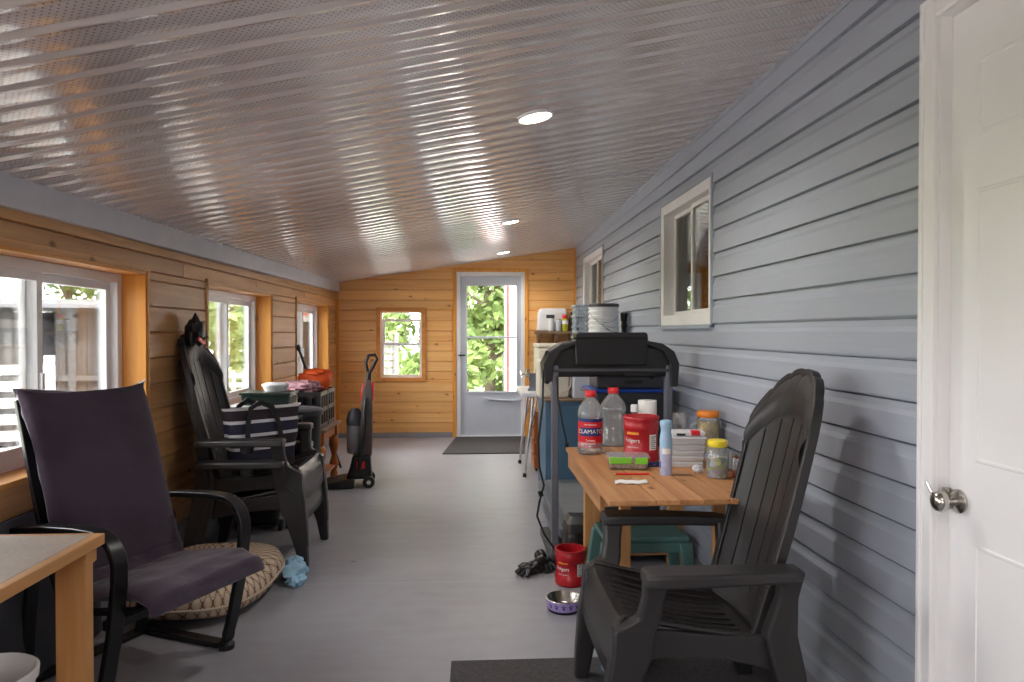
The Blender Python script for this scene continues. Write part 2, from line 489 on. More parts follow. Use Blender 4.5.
# ------------------------------------------------------------------ mesh helper
class MB:
    def __init__(s):
        s.v = []
        s.f = []

    def add(s, vs, fs):
        o = len(s.v)
        s.v += [tuple(p) for p in vs]
        s.f += [tuple(i + o for i in f) for f in fs]
        return s

    def box(s, x0, x1, y0, y1, z0, z1):
        return s.add([(x0, y0, z0), (x1, y0, z0), (x1, y1, z0), (x0, y1, z0), (x0, y0, z1), (x1, y0, z1), (x1, y1, z1), (x0, y1, z1)],
                     [(0, 3, 2, 1), (4, 5, 6, 7), (0, 1, 5, 4), (1, 2, 6, 5), (2, 3, 7, 6), (3, 0, 4, 7)])

    def obox(s, c, size, mat):
        sx, sy, sz = (q / 2 for q in size)
        pts = [Vector(c) + mat @ Vector((a * sx, b * sy, d * sz)) for d in (-1, 1) for a, b in ((-1, -1), (1, -1), (1, 1), (-1, 1))]
        return s.add(pts, [(0, 3, 2, 1), (4, 5, 6, 7), (0, 1, 5, 4), (1, 2, 6, 5), (2, 3, 7, 6), (3, 0, 4, 7)])

    def rings(s, rings, cap=True, closed=False):
        """rings: lists of equally many points, each ring closed"""
        n = len(rings[0])
        vs = [p for r in rings for p in r]
        fs = []
        m = len(rings)
        for i in range(m if closed else m - 1):
            a, b = i * n, ((i + 1) % m) * n
            for j in range(n):
                k = (j + 1) % n
                fs.append((a + j, a + k, b + k, b + j))
        if cap and not closed:
            fs.append(tuple(range(n - 1, -1, -1)))
            fs.append(tuple(range((m - 1) * n, m * n)))
        return s.add(vs, fs)

    def loft(s, secs, ax='xy'):
        """secs: (centre, half a, half b): rectangles in the xy plane (or the given plane) joined up"""
        rr = []
        for c, a, b in secs:
            c = Vector(c)
            if ax == 'xy':
                e, g = Vector((1, 0, 0)), Vector((0, 1, 0))
            elif ax == 'yz':
                e, g = Vector((0, 1, 0)), Vector((0, 0, 1))
            else:
                e, g = Vector((1, 0, 0)), Vector((0, 0, 1))
            rr.append([c - e * a - g * b, c + e * a - g * b, c + e * a + g * b, c - e * a + g * b])
        return s.rings(rr)

    def cyl(s, p0, p1, r0, r1=None, n=16):
        return s.tube([p0, p1], [r0, r0 if r1 is None else r1], n)

    def tube(s, path, r, n=10, closed=False):
        P = [Vector(p) for p in path]
        m = len(P)
        rad = r if isinstance(r, (list, tuple)) else [r] * m
        T = []
        for i in range(m):
            a = P[(i - 1) % m] if (closed or i > 0) else P[i]
            b = P[(i + 1) % m] if (closed or i < m - 1) else P[i]
            T.append((b - a).normalized())
        u = T[0].orthogonal().normalized()
        rr = []
        for i in range(m):
            u = (u - T[i] * u.dot(T[i]))
            u = u.normalized() if u.length > 1e-6 else T[i].orthogonal().normalized()
            w_ = T[i].cross(u)
            rr.append([P[i] + (u * math.cos(2 * PI * j / n) + w_ * math.sin(2 * PI * j / n)) * rad[i] for j in range(n)])
        return s.rings(rr, True, closed)

    def strip(s, path, side, wd, th):
        """flat bar of width wd (along side) and thickness th swept along a planar path"""
        P = [Vector(p) for p in path]
        sd_ = Vector(side).normalized()
        rr = []
        for i in range(len(P)):
            t_ = (P[min(i + 1, len(P) - 1)] - P[max(i - 1, 0)]).normalized()
            n_ = sd_.cross(t_).normalized()
            rr.append([P[i] + sd_ * a * wd / 2 + n_ * b * th / 2 for a, b in ((-1, -1), (1, -1), (1, 1), (-1, 1))])
        return s.rings(rr)

    def lathe(s, prof, c=(0, 0, 0), n=28, cap=True, sy=1.0):
        rr = [[(c[0] + r * math.cos(2 * PI * j / n), c[1] + sy * r * math.sin(2 * PI * j / n), c[2] + z) for j in range(n)] for r, z in prof]
        return s.rings(rr, cap)

    def grid(s, fn, nu, nv, skip=None):
        vs = [fn(i / nu, j / nv) for j in range(nv + 1) for i in range(nu + 1)]
        fs = []
        for j in range(nv):
            for i in range(nu):
                if skip and skip(i, j):
                    continue
                a = j * (nu + 1) + i
                fs.append((a, a + 1, a + nu + 2, a + nu + 1))
        return s.add(vs, fs)

    def blob(s, c, r, n=14, m=9, jit=0.0, fr=3.0, seed=0.0, e=1.0):
        rr = []
        pw = lambda q: math.copysign(abs(q) ** e, q)
        for i in range(m + 1):
            ph = -PI / 2 + PI * (0.02 + 0.96 * i / m)
            ring = []
            for j in range(n):
                th = 2 * PI * j / n
                d = Vector((pw(math.cos(ph)) * pw(math.cos(th)), pw(math.cos(ph)) * pw(math.sin(th)), pw(math.sin(ph))))
                k = 1 + jit * noise.noise(d * fr + Vector((seed, seed * 1.7, 0)))
                ring.append((c[0] + d.x * r[0] * k, c[1] + d.y * r[1] * k, c[2] + d.z * r[2] * k))
            rr.append(ring)
        return s.rings(rr)

    def prism(s, poly, axis, a, b):
        """poly: 2-D outline; axis x: (y,z), y: (x,z), z: (x,y)"""
        f = {'x': lambda p, t_: (t_, p[0], p[1]), 'y': lambda p, t_: (p[0], t_, p[1]), 'z': lambda p, t_: (p[0], p[1], t_)}[axis]
        return s.rings([[f(p, a) for p in poly], [f(p, b) for p in poly]])

    def obj(s, name, m, parent=None, smooth=False, bevel=0.0, seg=2, solid=0.0, sub=0, loc=None, auto=40, label=None):
        me = bpy.data.meshes.new(name)
        me.from_pydata(s.v, [], s.f)
        bm = bmesh.new()
        bm.from_mesh(me)
        bmesh.ops.recalc_face_normals(bm, faces=bm.faces)
        bm.to_mesh(me)
        bm.free()
        me.materials.append(M[m] if isinstance(m, str) else m)
        o = bpy.data.objects.new(name, me)
        C.objects.link(o)
        if parent:
            o.parent = parent
        if loc:
            o.location = loc
        if smooth:
            me.polygons.foreach_set('use_smooth', [True] * len(me.polygons))
            try:
                me.set_sharp_from_angle(angle=R(auto))
            except Exception:
                pass
        if solid:
            q = o.modifiers.new('Solidify', 'SOLIDIFY')
            q.thickness = solid
            q.offset = 0
        if bevel:
            q = o.modifiers.new('Bevel', 'BEVEL')
            q.width = bevel
            q.segments = seg
            q.limit_method = 'ANGLE'
            q.angle_limit = R(35)
        if sub:
            q = o.modifiers.new('Subsurf', 'SUBSURF')
            q.levels = sub
            q.render_levels = sub
        if label:
            o['label'] = label
        return o


def thing(name, label, cat, loc=(0, 0, 0), rz=0.0, group=None, kind=None):
    o = bpy.data.objects.new(name, None)
    o.empty_display_size = 0.1
    C.objects.link(o)
    o.location = loc
    o.rotation_euler = (0, 0, rz)
    return tag(o, label, cat, group, kind)


def tag(o, label, cat, group=None, kind=None):
    o['label'] = label
    o['category'] = cat
    if group:
        o['group'] = group
    if kind:
        o['kind'] = kind
    return o


def struct(o):
    o['kind'] = 'structure'
    return o


def sroot(name):
    o = bpy.data.objects.new(name, None)
    C.objects.link(o)
    o['kind'] = 'structure'
    return o


def dup(root, loc, rz=None, label=None):
    r = root.copy()
    C.objects.link(r)
    r.location = loc
    if rz is not None:
        r.rotation_euler = (0, 0, rz)
    if label:
        r['label'] = label
    for ch in list(root.children):
        c = ch.copy()
        C.objects.link(c)
        c.parent = r
        for g in ch.children:
            d = g.copy()
            C.objects.link(d)
            d.parent = c
    return r


def arc(c, r, a0, a1, n, plane='xz', ry=None):
    out = []
    for i in range(n + 1):
        a = R(a0 + (a1 - a0) * i / n)
        p, q = r * math.cos(a), (ry or r) * math.sin(a)
        out.append((c[0] + p, c[1], c[2] + q) if plane == 'xz' else (c[0], c[1] + p, c[2] + q) if plane == 'yz' else (c[0] + p, c[1] + q, c[2]))
    return out


def letters(body, size):
    cu = bpy.data.curves.new('lettering', 'FONT')
    cu.body = body
    cu.size = size
    cu.align_x = 'CENTER'
    cu.align_y = 'CENTER'
    cu.resolution_u = 3
    o = bpy.data.objects.new('lettering', cu)
    C.objects.link(o)
    bpy.context.view_layer.update()
    me = bpy.data.meshes.new_from_object(o.evaluated_get(bpy.context.evaluated_depsgraph_get()))
    vs = [v.co.copy() for v in me.vertices]
    fs = [tuple(p.vertices) for p in me.polygons]
    bpy.data.objects.remove(o)
    bpy.data.curves.remove(cu)
    bpy.data.meshes.remove(me)
    return vs, fs


def wrap_letters(body, size, rad, ang, z, mname, parent, name='lettering', bold=0.0):
    """letters laid on an upright cylinder, centred on direction ang (radians)"""
    vs, fs = letters(body, size)
    b = MB()
    b.add([((rad) * math.cos(ang + v.x / rad), (rad) * math.sin(ang + v.x / rad), z + v.y) for v in vs], fs)
    return b.obj(name, mname, parent)


def label_patch(rad, a0, a1, z0, z1, mname, parent, name, n=16):
    b = MB()
    b.grid(lambda u, v: (rad * math.cos(a0 + (a1 - a0) * u), rad * math.sin(a0 + (a1 - a0) * u), z0 + (z1 - z0) * v), n, 1)
    return b.obj(name, mname, parent, smooth=True)


# ------------------------------------------------------------------ the room
XL, XR, YB, YR = -1.68, 1.306, 8.75, -2.3
Z0L, Z0R = 1.90, 2.41


def ceil_z(x, y):
    zl = 1.865 + 0.057 * (y - 2.6) / 6.1
    zr = 2.466 - 0.093 * (y - 2.4) / 6.3
    return zl + (zr - zl) * (x + 1.66) / 2.97


def cells(u0, u1, v0, v1, holes):
    """spans [(a,b)] of u in [u0,u1] not covered by holes that overlap the row v0..v1"""
    sp = [(u0, u1)]
    for (ha, hb, hc, hd) in holes:
        if hc < v1 - 1e-4 and hd > v0 + 1e-4:
            nx = []
            for a, b in sp:
                if hb <= a or ha >= b:
                    nx.append((a, b))
                else:
                    if ha > a:
                        nx.append((a, ha))
                    if hb < b:
                        nx.append((hb, b))
            sp = nx
    return sp


def rows(zs, holes):
    e = set(zs)
    for h in holes:
        e.add(h[2])
        e.add(h[3])
    return sorted(e)


b = MB()
b.box(-1.9, 1.45, YR - .1, YB + .15, -0.12, 0.0)
struct(b.obj('floor', 'floor'))

# ceiling: soffit boards running across the room, each with a raised rib
prof = [(0.0, 0.0), (0.006, -0.007), (0.014, -0.0085), (0.021, -0.007), (0.027, 0.0), (0.045, -0.0026), (0.062, -0.0036), (0.079, -0.0039), (0.096, -0.0034), (0.112, -0.0022)]
b = MB()
ys = []
for k in range(-19, 70):
    for dy, dz in prof:
        y = k * PITCH + dy
        if YR - .1 <= y <= YB:
            ys.append((y, dz))
ys.append((YB + .02, 0))
xa, xb = -1.72, 1.36
vs = []
for y, dz in ys:
    vs += [(xa, y, ceil_z(xa, y) + dz), ((xa + xb) / 2, y, ceil_z((xa + xb) / 2, y) + dz), (xb, y, ceil_z(xb, y) + dz)]
fs = []
for i in range(len(ys) - 1):
    for j in (0, 1):
        fs.append((i * 3 + j, i * 3 + j + 1, i * 3 + j + 4, i * 3 + j + 3))
b.add(vs, fs)
co = b.obj('ceiling', 'ceiling', smooth=True, auto=60)
struct(co)
b = MB()
b.add([(-2.2, YR - .4, 1.95), (1.6, YR - .4, 2.62), (1.6, YB + .5, 2.62), (-2.2, YB + .5, 1.95), (-2.2, YR - .4, 2.1), (1.6, YR - .4, 2.77), (1.6, YB + .5, 2.77), (-2.2, YB + .5, 2.1)],
      [(0, 3, 2, 1), (4, 5, 6, 7), (0, 1, 5, 4), (1, 2, 6, 5), (2, 3, 7, 6), (3, 0, 4, 7)])
struct(b.obj('roof', 'grey_paint'))


def plank_run(b, axis, fixed, u0, u1, z0, z1, out, g=0.006):
    """one board: chamfered face; axis 'y': board in plane x=fixed facing +x; 'x': plane y=fixed facing -y"""
    def P(u, d, z):
        return (fixed + d * out, u, z) if axis == 'y' else (u, fixed + d * out, z)
    t_ = 0.011
    o = [P(u0, -t_, z0), P(u1, -t_, z0), P(u1, -t_, z1), P(u0, -t_, z1),
         P(u0 + g * .6, 0, z0 + g), P(u1 - g * .6, 0, z0 + g), P(u1 - g * .6, 0, z1 - g), P(u0 + g * .6, 0, z1 - g)]
    b.add(o, [(4, 5, 6, 7), (0, 1, 5, 4), (1, 2, 6, 5), (2, 3, 7, 6), (3, 0, 4, 7)])


# left wall: aged pine boards, four windows; the first, out of view, is added for daylight
WL = [(0.05, 1.48, 0.765, 1.625), (2.30, 3.72, 0.765, 1.625), (4.54, 5.955, 0.765, 1.625), (6.785, 8.26, 0.765, 1.625)]
pb = MB()
z = 0.22
ri = 0
while z < 1.80:
    z1 = min(z + 0.136, 1.80)
    zs = rows([z, z1], [h for h in WL if z < h[2] < z1 or z < h[3] < z1])
    zs = [q for q in zs if z <= q <= z1]
    for za, zb in zip(zs[:-1], zs[1:]):
        if zb - za < 0.008:
            continue
        for ua, ub in cells(YR, YB, za, zb, WL):
            # butt joints
            cuts = [ua]
            q = ua + rnd.uniform(0.5, 2.2)
            while q < ub - 0.35:
                cuts.append(q)
                q += rnd.uniform(0.9, 2.6)
            cuts.append(ub)
            for ca, cb in zip(cuts[:-1], cuts[1:]):
                plank_run(pb, 'y', XL, ca, cb, za, zb, 1)
    z = z1
wl = struct(pb.obj('wall_left', 'left_wood'))
b = MB()
for za, zb in zip(*(lambda q: (q[:-1], q[1:]))(rows([-0.3, 2.1], WL))):
    for ua, ub in cells(YR - .1, YB + .1, za, zb, WL):
        b.box(-1.80, XL - .0105, ua, ub, za, zb)
b.obj('sheathing', 'left_wood', wl)
b = MB()
b.box(XL - .01, XL + .03, YR, YB, 0, 0.22)
struct(b.obj('baseboard_left', 'grey_paint', bevel=0.008))
# boxed beam under the ceiling along the left wall
b = MB()
bx = XL + .045
zb_ = lambda y: 1.753 + 0.05 * (y - 2.6) / 6.1
b.add([(XL - .03, YR, zb_(YR)), (bx, YR, zb_(YR)), (bx, YR, ceil_z(bx, YR) + .02), (XL - .03, YR, ceil_z(bx, YR) + .02),
       (XL - .03, YB, zb_(YB)), (bx, YB, zb_(YB)), (bx, YB, ceil_z(bx, YB) + .02), (XL - .03, YB, ceil_z(bx, YB) + .02)],
      [(0, 1, 2, 3), (7, 6, 5, 4), (0, 4, 5, 1), (1, 5, 6, 2), (2, 6, 7, 3), (3, 7, 4, 0)])
struct(b.obj('trim_1', 'beam', bevel=0.006))
b = MB()
b.box(XL, XL + .02, YR, YB, 1.715, 1.76)
struct(b.obj('trim_2', 'left_wood', bevel=0.004))

for i, (ya, yb, za, zb) in enumerate(WL):
    r = sroot('window_%d' % (i + 1))
    d0, d1 = -1.86, XL + .004
    t_ = 0.02
    b = MB()
    b.box(d0, d1, ya, ya + t_, za, zb)
    b.obj('jamb', 'jamb_wood', r, bevel=0.002)
    b = MB()
    b.box(d0, d1, yb - t_, yb, za, zb)
    b.obj('jamb', 'jamb_wood', r, bevel=0.002)
    b = MB()
    b.box(d0, d1, ya + t_, yb - t_, zb - t_, zb)
    b.obj('head', 'jamb_wood_y', r, bevel=0.002)
    b = MB()
    b.box(d0, d1 + .012, ya - .0, yb + .0, za - .02, za + .004)
    b.obj('sill', 'jamb_wood_y', r, bevel=0.003)
    # casing edge on the wall
    b = MB()
    cw = 0.022
    for q in ((ya - cw, ya + .003, za, zb + cw), (yb - .003, yb + cw * .5, za, zb)):
        b.box(XL - .002, XL + .012, *q)
    b.box(XL - .002, XL + .012, ya - cw, yb + cw, zb - .003, zb + cw)
    b.obj('casing', 'left_wood', r, bevel=0.002)
    a0, a1 = -1.87, -1.795
    f = 0.045
    A, B, ZA, ZB = ya + t_, yb - t_, za + .004, zb - t_
    b = MB()
    b.box(a0, a1, A, A + f, ZA, ZB)
    b.box(a0, a1, B - f, B, ZA, ZB)
    b.box(a0, a1, A + f, B - f, ZA, ZA + f)
    b.box(a0, a1, A + f, B - f, ZB - f, ZB)
    b.obj('frame', 'white_vinyl', r, bevel=0.003)
    mid = (A + B) / 2
    for k, (sa, sb, sx) in enumerate(((A + f, mid + .03, -1.812), (mid - .03, B - f, -1.846))):
        b = MB()
        s_ = 0.038
        b.box(sx - .014, sx + .014, sa, sa + s_, ZA + f, ZB - f)
        b.box(sx - .014, sx + .014, sb - s_, sb, ZA + f, ZB - f)
        b.box(sx - .014, sx + .014, sa + s_, sb - s_, ZA + f, ZA + f + s_)
        b.box(sx - .014, sx + .014, sa + s_, sb - s_, ZB - f - s_, ZB - f)
        so = b.obj('sash', 'white_vinyl', r, bevel=0.002)
        b = MB()
        b.box(sx - .003, sx + .003, sa + s_ - .005, sb - s_ + .005, ZA + f + s_ - .005, ZB - f - s_ + .005)
        b.obj('pane', 'glass', so)
        if k == 0:
            b = MB()
            b.box(sx + .013, sx + .03, sb - .03, sb - .012, 1.05, 1.14)
            b.obj('latch', 'white_vinyl', so, bevel=0.003)
    portal((-1.9, (ya + yb) / 2, (za + zb) / 2), (0, R(-90), 0), zb - za, yb - ya)

# back wall: golden pine boards, window and door
WB = [(-1.165, -0.60, 0.715, 1.59), (-0.20, 0.655, 0.0, 2.06)]
pb = MB()
z = 0.055
while z < 2.42:
    z1 = z + 0.127
    zs = [q for q in rows([z, z1], WB) if z <= q <= z1]
    for za, zb in zip(zs[:-1], zs[1:]):
        if zb - za < 0.008:
            continue
        for ua, ub in cells(-1.72, 1.34, za, zb, WB):
            plank_run(pb, 'x', YB, ua, ub, za, zb, -1)
    z = z1
wb = struct(pb.obj('wall_back', 'back_wood'))
b = MB()
for za, zb in zip(*(lambda q: (q[:-1], q[1:]))(rows([-0.3, 2.7], WB))):
    for ua, ub in cells(-1.85, 1.5, za, zb, WB):
        b.box(ua, ub, YB + .0105, YB + .12, za, zb)
b.obj('sheathing', 'back_wood', wb)
b = MB()
b.box(-1.7, -0.25, YB - .015, YB + .01, 0, 0.06)
b.box(0.70, 1.32, YB - .015, YB + .01, 0, 0.06)
struct(b.obj('baseboard_back', 'grey_paint', bevel=0.004))
for k, (px, mm) in enumerate(((-1.665, 'jamb_wood'), (1.292, 'jamb_wood'))):
    b = MB()
    b.box(px - .02, px + .02, YB - .02, YB + .002, 0.06, ceil_z(px, YB) - .003)
    struct(b.obj('trim_%d' % (k + 3), mm, bevel=0.004))

# single-hung window in the back wall
r = sroot('window_5')
xa, xb, za, zb = WB[0]
b = MB()
cw = 0.05
b.box(xa - .02, xa + .03, YB - .02, YB + .003, za - .02, zb + .02)
b.box(xb - .03, xb + .02, YB - .02, YB + .003, za - .02, zb + .02)
b.box(xa + .03, xb - .03, YB - .02, YB + .003, zb - .03, zb + .02)
b.box(xa + .03, xb - .03, YB - .02, YB + .003, za - .02, za + .03)
b.obj('casing', 'jamb_wood_x', r, bevel=0.003)
b = MB()
b.box(xa, xa + .02, YB, YB + .12, za, zb)
b.box(xb - .02, xb, YB, YB + .12, za, zb)
b.box(xa + .02, xb - .02, YB, YB + .12, zb - .02, zb)
b.box(xa + .02, xb - .02, YB, YB + .12, za, za + .02)
b.obj('jamb', 'jamb_wood', r)
A, B, ZA, ZB = xa + .02, xb - .02, za + .02, zb - .02
y0, y1 = YB + .05, YB + .11
f = 0.022
b = MB()
b.box(A, A + f, y0, y1, ZA, ZB)
b.box(B - f, B, y0, y1, ZA, ZB)
b.box(A + f, B - f, y0, y1, ZA, ZA + f)
b.box(A + f, B - f, y0, y1, ZB - f, ZB)
b.obj('frame', 'white_vinyl', r, bevel=0.002)
zm = 1.145
for (qa, qb, yy) in ((zm - .005, ZB - f - .075, YB + .095), (ZA + f, zm + .03, YB + .068)):
    b = MB()
    s_ = 0.03 if qa > 1 else 0.018
    b.box(A + f, A + f + s_, yy - .012, yy + .012, qa, qb)
    b.box(B - f - s_, B - f, yy - .012, yy + .012, qa, qb)
    b.box(A + f + s_, B - f - s_, yy - .012, yy + .012, qa, qa + s_)
    b.box(A + f + s_, B - f - s_, yy - .012, yy + .012, qb - s_, qb)
    so = b.obj('sash', 'white_vinyl', r, bevel=0.002)
    b = MB()
    b.box(A + f + s_ - .004, B - f - s_ + .004, yy - .002, yy + .002, qa + s_ - .004, qb - s_ + .004)
    b.obj('pane', 'glass', so)
portal((-0.88, YB + .14, 1.15), (R(90), 0, R(180)), .55, .85)

# glazed storm door in the back wall
r = sroot('door_2')
xa, xb, za, zb = WB[1]
b = MB()
b.box(xa - .045, xa, YB - .022, YB + .01, 0, zb + .045)
b.box(xb, xb + .045, YB - .022, YB + .01, 0, zb + .045)
b.box(xa, xb, YB - .022, YB + .01, zb, zb + .045)
b.obj('casing', 'jamb_wood', r, bevel=0.003)
b = MB()
b.box(xa, xa + .05, YB - .01, YB + .1, 0, zb)
b.box(xb - .05, xb, YB - .01, YB + .1, 0, zb)
b.box(xa + .05, xb - .05, YB - .01, YB + .1, zb - .05, zb)
b.box(xa + .05, xb - .05, YB - .01, YB + .1, 0, .02)
b.obj('frame', 'white_vinyl', r, bevel=0.004)
gx0, gx1, gz0, gz1 = -0.075, 0.555, 0.56, 1.895
b = MB()
y0, y1 = YB + .02, YB + .06
b.box(xa + .05, gx0, y0, y1, .02, zb - .05)
b.box(gx1, xb - .05, y0, y1, .02, zb - .05)
b.box(gx0, gx1, y0, y1, .02, gz0)
b.box(gx0, gx1, y0, y1, gz1, zb - .05)
b.obj('panel', 'door_grey', r, bevel=0.004)
b = MB()
m_ = 0.02
b.box(gx0 - m_, gx0 + .008, y0 - .014, y0 + .004, gz0 - m_, gz1 + m_)
b.box(gx1 - .008, gx1 + m_, y0 - .014, y0 + .004, gz0 - m_, gz1 + m_)
b.box(gx0 + .008, gx1 - .008, y0 - .014, y0 + .004, gz1 - .008, gz1 + m_)
b.box(gx0 + .008, gx1 - .008, y0 - .014, y0 + .004, gz0 - m_, gz0 + .008)
b.box(gx0 + .008, gx1 - .008, y0 - .01, y0 + .004, 1.23, 1.255)
b.obj('glass_bead', 'door_grey', r, bevel=0.003)
b = MB()
b.box(gx0, gx1, y0 + .016, y0 + .022, gz0, gz1)
b.obj('pane', 'glass', r)
b = MB()
b.box(-0.185, -0.145, y0 - .02, y0 + .002, .98, 1.06)
b.cyl((-0.165, y0 - .02, 1.02), (-0.165, y0 - .055, 1.02), .01)
b.box(-0.175, -0.09, y0 - .065, y0 - .045, 1.01, 1.03)
b.obj('handle', 'dark_plastic', r, bevel=0.004)
b = MB()
b.cyl((.18, y0 - .02, .47), (.50, y0 - .02, .45), .014)
b.box(.15, .2, y0 - .035, y0 + .002, .455, .49)
b.box(.49, .62, y0 - .03, y0 + .002, .44, .465)
b.obj('door_closer', 'door_grey', r)
portal((0.24, YB + .14, 1.22), (R(90), 0, R(180)), .63, 1.33)

# right wall: dutch-lap siding with two windows and the white door
WR = [(3.735, 4.735, 1.352, 2.155), (6.90, 8.10, 1.352, 2.165), (0.99, 1.95, -0.05, 2.25)]
PROF = [(-0.008, 0.0), (0.0165, 0.0), (0.0175, 0.005), (0.0150, 0.078), (0.0075, 0.094), (0.0055, 0.1165), (-0.008, 0.1185), (-0.008, 0.1258)]
def clip_prof(lo, hi):
    out = []
    for (d0, h0), (d1, h1) in zip(PROF[:-1], PROF[1:]):
        if max(h0, h1) < lo or min(h0, h1) > hi:
            continue
        for d, h in ((d0, h0), (d1, h1)):
            hh = min(max(h, lo), hi)
            k = (hh - h0) / (h1 - h0) if abs(h1 - h0) > 1e-6 else 0
            p = (d0 + (d1 - d0) * k, hh)
            if not out or abs(out[-1][0] - p[0]) + abs(out[-1][1] - p[1]) > 1e-6:
                out.append(p)
    return out


b = MB()
z = 1.3587 - 11 * 0.1258
while z < 2.52:
    zs = [q for q in rows([z, z + 0.1258], WR) if z <= q <= z + 0.1258]
    for za, zb in zip(zs[:-1], zs[1:]):
        pr = clip_prof(za - z, zb - z)
        if len(pr) < 2:
            continue
        for ua, ub in cells(YR, YB, za, zb, WR):
            vs = []
            for d, h in pr:
                vs += [(XR + .006 - d, ua, z + h), (XR + .006 - d, ub, z + h)]
            b.add(vs, [(2 * i, 2 * i + 1, 2 * i + 3, 2 * i + 2) for i in range(len(pr) - 1)])
    z += 0.1258
ws = struct(b.obj('wall_right', 'siding'))
b = MB()
holes = [(3.735, 4.735, 1.352, 2.155), (6.90, 8.10, 1.352, 2.165), (1.06, 1.91, 0.0, 2.19)]
for za, zb in zip(*(lambda q: (q[:-1], q[1:]))(rows([-0.3, 2.75], holes))):
    for ua, ub in cells(YR - .1, YB + .1, za, zb, holes):
        b.box(XR + .016, XR + .1, ua, ub, za, zb)
b.obj('sheathing', 'siding', ws)
# grey trim band along the ceiling
b = MB()
for (d, h0, h1) in ((.022, -.030, .012), (.014, -.105, -.026)):
    vs = []
    for y in (YR, YB):
        zt = ceil_z(XR, y)
        vs += [(XR - d, y, zt + h0), (XR + .01, y, zt + h0), (XR + .01, y, zt + h1), (XR - d, y, zt + h1)]
    b.add(vs, [(0, 1, 2, 3), (7, 6, 5, 4), (0, 4, 5, 1), (1, 5, 6, 2), (2, 6, 7, 3), (3, 7, 4, 0)])
struct(b.obj('trim_5', 'siding'))
# the dark house behind the siding windows
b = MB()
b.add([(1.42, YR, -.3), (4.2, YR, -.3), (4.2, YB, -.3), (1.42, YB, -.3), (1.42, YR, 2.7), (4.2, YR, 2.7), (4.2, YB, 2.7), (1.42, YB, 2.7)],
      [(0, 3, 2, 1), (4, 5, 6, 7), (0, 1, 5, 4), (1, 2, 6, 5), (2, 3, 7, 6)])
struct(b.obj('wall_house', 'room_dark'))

for i, (ya, yb, za, zb) in enumerate(WR[:2]):
    r = sroot('window_%d' % (6 + i))
    # grey J-channel, white frame
    b = MB()
    j = 0.016
    b.box(XR - .02, XR + .02, ya - j, ya, za - j, zb + j)
    b.box(XR - .02, XR + .02, yb, yb + j, za - j, zb + j)
    b.box(XR - .02, XR + .02, ya, yb, zb, zb + j)
    b.box(XR - .028, XR + .02, ya - j, yb + j, za - .022, za)
    b.obj('channel', 'trim_grey', r, bevel=0.002)
    f = 0.062
    b = MB()
    x0, x1 = XR - .018, XR + .09
    b.box(x0, x1, ya, ya + f * .55, za, zb)
    b.box(x0, x1, yb - f, yb, za, zb)
    b.box(x0, x1, ya + f * .55, yb - f, zb - f, zb)
    b.box(x0, x1, ya + f * .55, yb - f, za, za + f * 1.1)
    b.obj('frame', 'warm_paint', r, bevel=0.004)
    A, B, ZA, ZB = ya + f * .55, yb - f, za + f * 1.1, zb - f
    mid = (A + B) / 2
    for (sa, sb, sx) in ((A, mid + .02, XR + .045), (mid - .02, B, XR + .068)):
        b = MB()
        s_ = 0.026
        b.box(sx - .01, sx + .01, sa, sa + s_, ZA, ZB)
        b.box(sx - .01, sx + .01, sb - s_, sb, ZA, ZB)
        b.box(sx - .01, sx + .01, sa + s_, sb - s_, ZA, ZA + s_)
        b.box(sx - .01, sx + .01, sa + s_, sb - s_, ZB - s_, ZB)
        so = b.obj('sash', 'warm_paint', r, bevel=0.002)
        b = MB()
        b.box(sx - .002, sx + .002, sa + s_ - .004, sb - s_ + .004, ZA + s_ - .004, ZB - s_ + .004)
        b.obj('pane', 'dark_glass', so)
    # curtain inside the house over the far half, slatted blind over the near half
    b = MB()
    b.grid(lambda u, v: (XR + .14 + .012 * math.sin(u * 60), mid - .03 + (B - mid + .1) * u, ZA - .05 + (ZB - ZA + .1) * v), 60, 1)
    ct = b.obj('curtain', 'curtain', r, smooth=True, solid=0.003)
    b = MB()
    n = 26 if i == 0 else 2
    zz = ZB
    while zz > ZA + (.36 if i == 0 else .0):
        b.obox((XR + .13, (A + mid) / 2, zz), (.022, mid - A + .04, .002), Matrix.Rotation(R(35), 3, 'Y'))
        zz -= 0.028
    b.obj('blind', 'tan_blind', r)
    if i == 0:
        b = MB()
        b.box(XR + .16, XR + .17, A - .05, mid + .03, ZA - .05, ZA + .37)
        b.obj('blind_lower', 'tan_blind', r)

# white six-panel door in the right wall
r = sroot('door_1')
ya, yb, ztop = 1.06, 1.888, 2.185
xd = XR + .03
b = MB()
for q in ((yb + .004, yb + .06, -.0, ztop + .06), (ya - .06, ya - .004, -.0, ztop + .06)):
    b.box(XR - .02, XR + .012, *q)
b.box(XR - .02, XR + .012, ya - .004, yb + .004, ztop + .004, ztop + .06)
b.obj('casing', 'white_paint', r, bevel=0.006, seg=3)
b = MB()
b.box(XR - .026, XR + .0, yb + .046, yb + .064, 0, ztop + .062)
b.box(XR - .026, XR + .0, ya - .064, yb + .064, ztop + .046, ztop + .064)
b.obj('casing_bead', 'white_paint', r, bevel=0.005, seg=3)
b = MB()
b.box(XR - .004, XR + .1, yb + .0005, yb + .03, 0, ztop + .03)
b.box(XR - .004, XR + .1, ya - .03, ya - .003, 0, ztop + .03)
b.box(XR - .004, XR + .1, ya - .003, yb + .003, ztop + .003, ztop + .03)
b.obj('jamb', 'white_paint', r)
pans = []
wd = yb - ya
pw = (wd - 3 * .10) / 2
for k in (0, 1):
    p0 = yb - .10 - (k + 1) * pw - k * .10
    for (q0, q1) in ((1.83, 2.03), (.963, 1.69), (.2, .746)):
        pans.append((p0, p0 + pw, q0, q1))
b = MB()
zs = rows([0.03, ztop], pans)
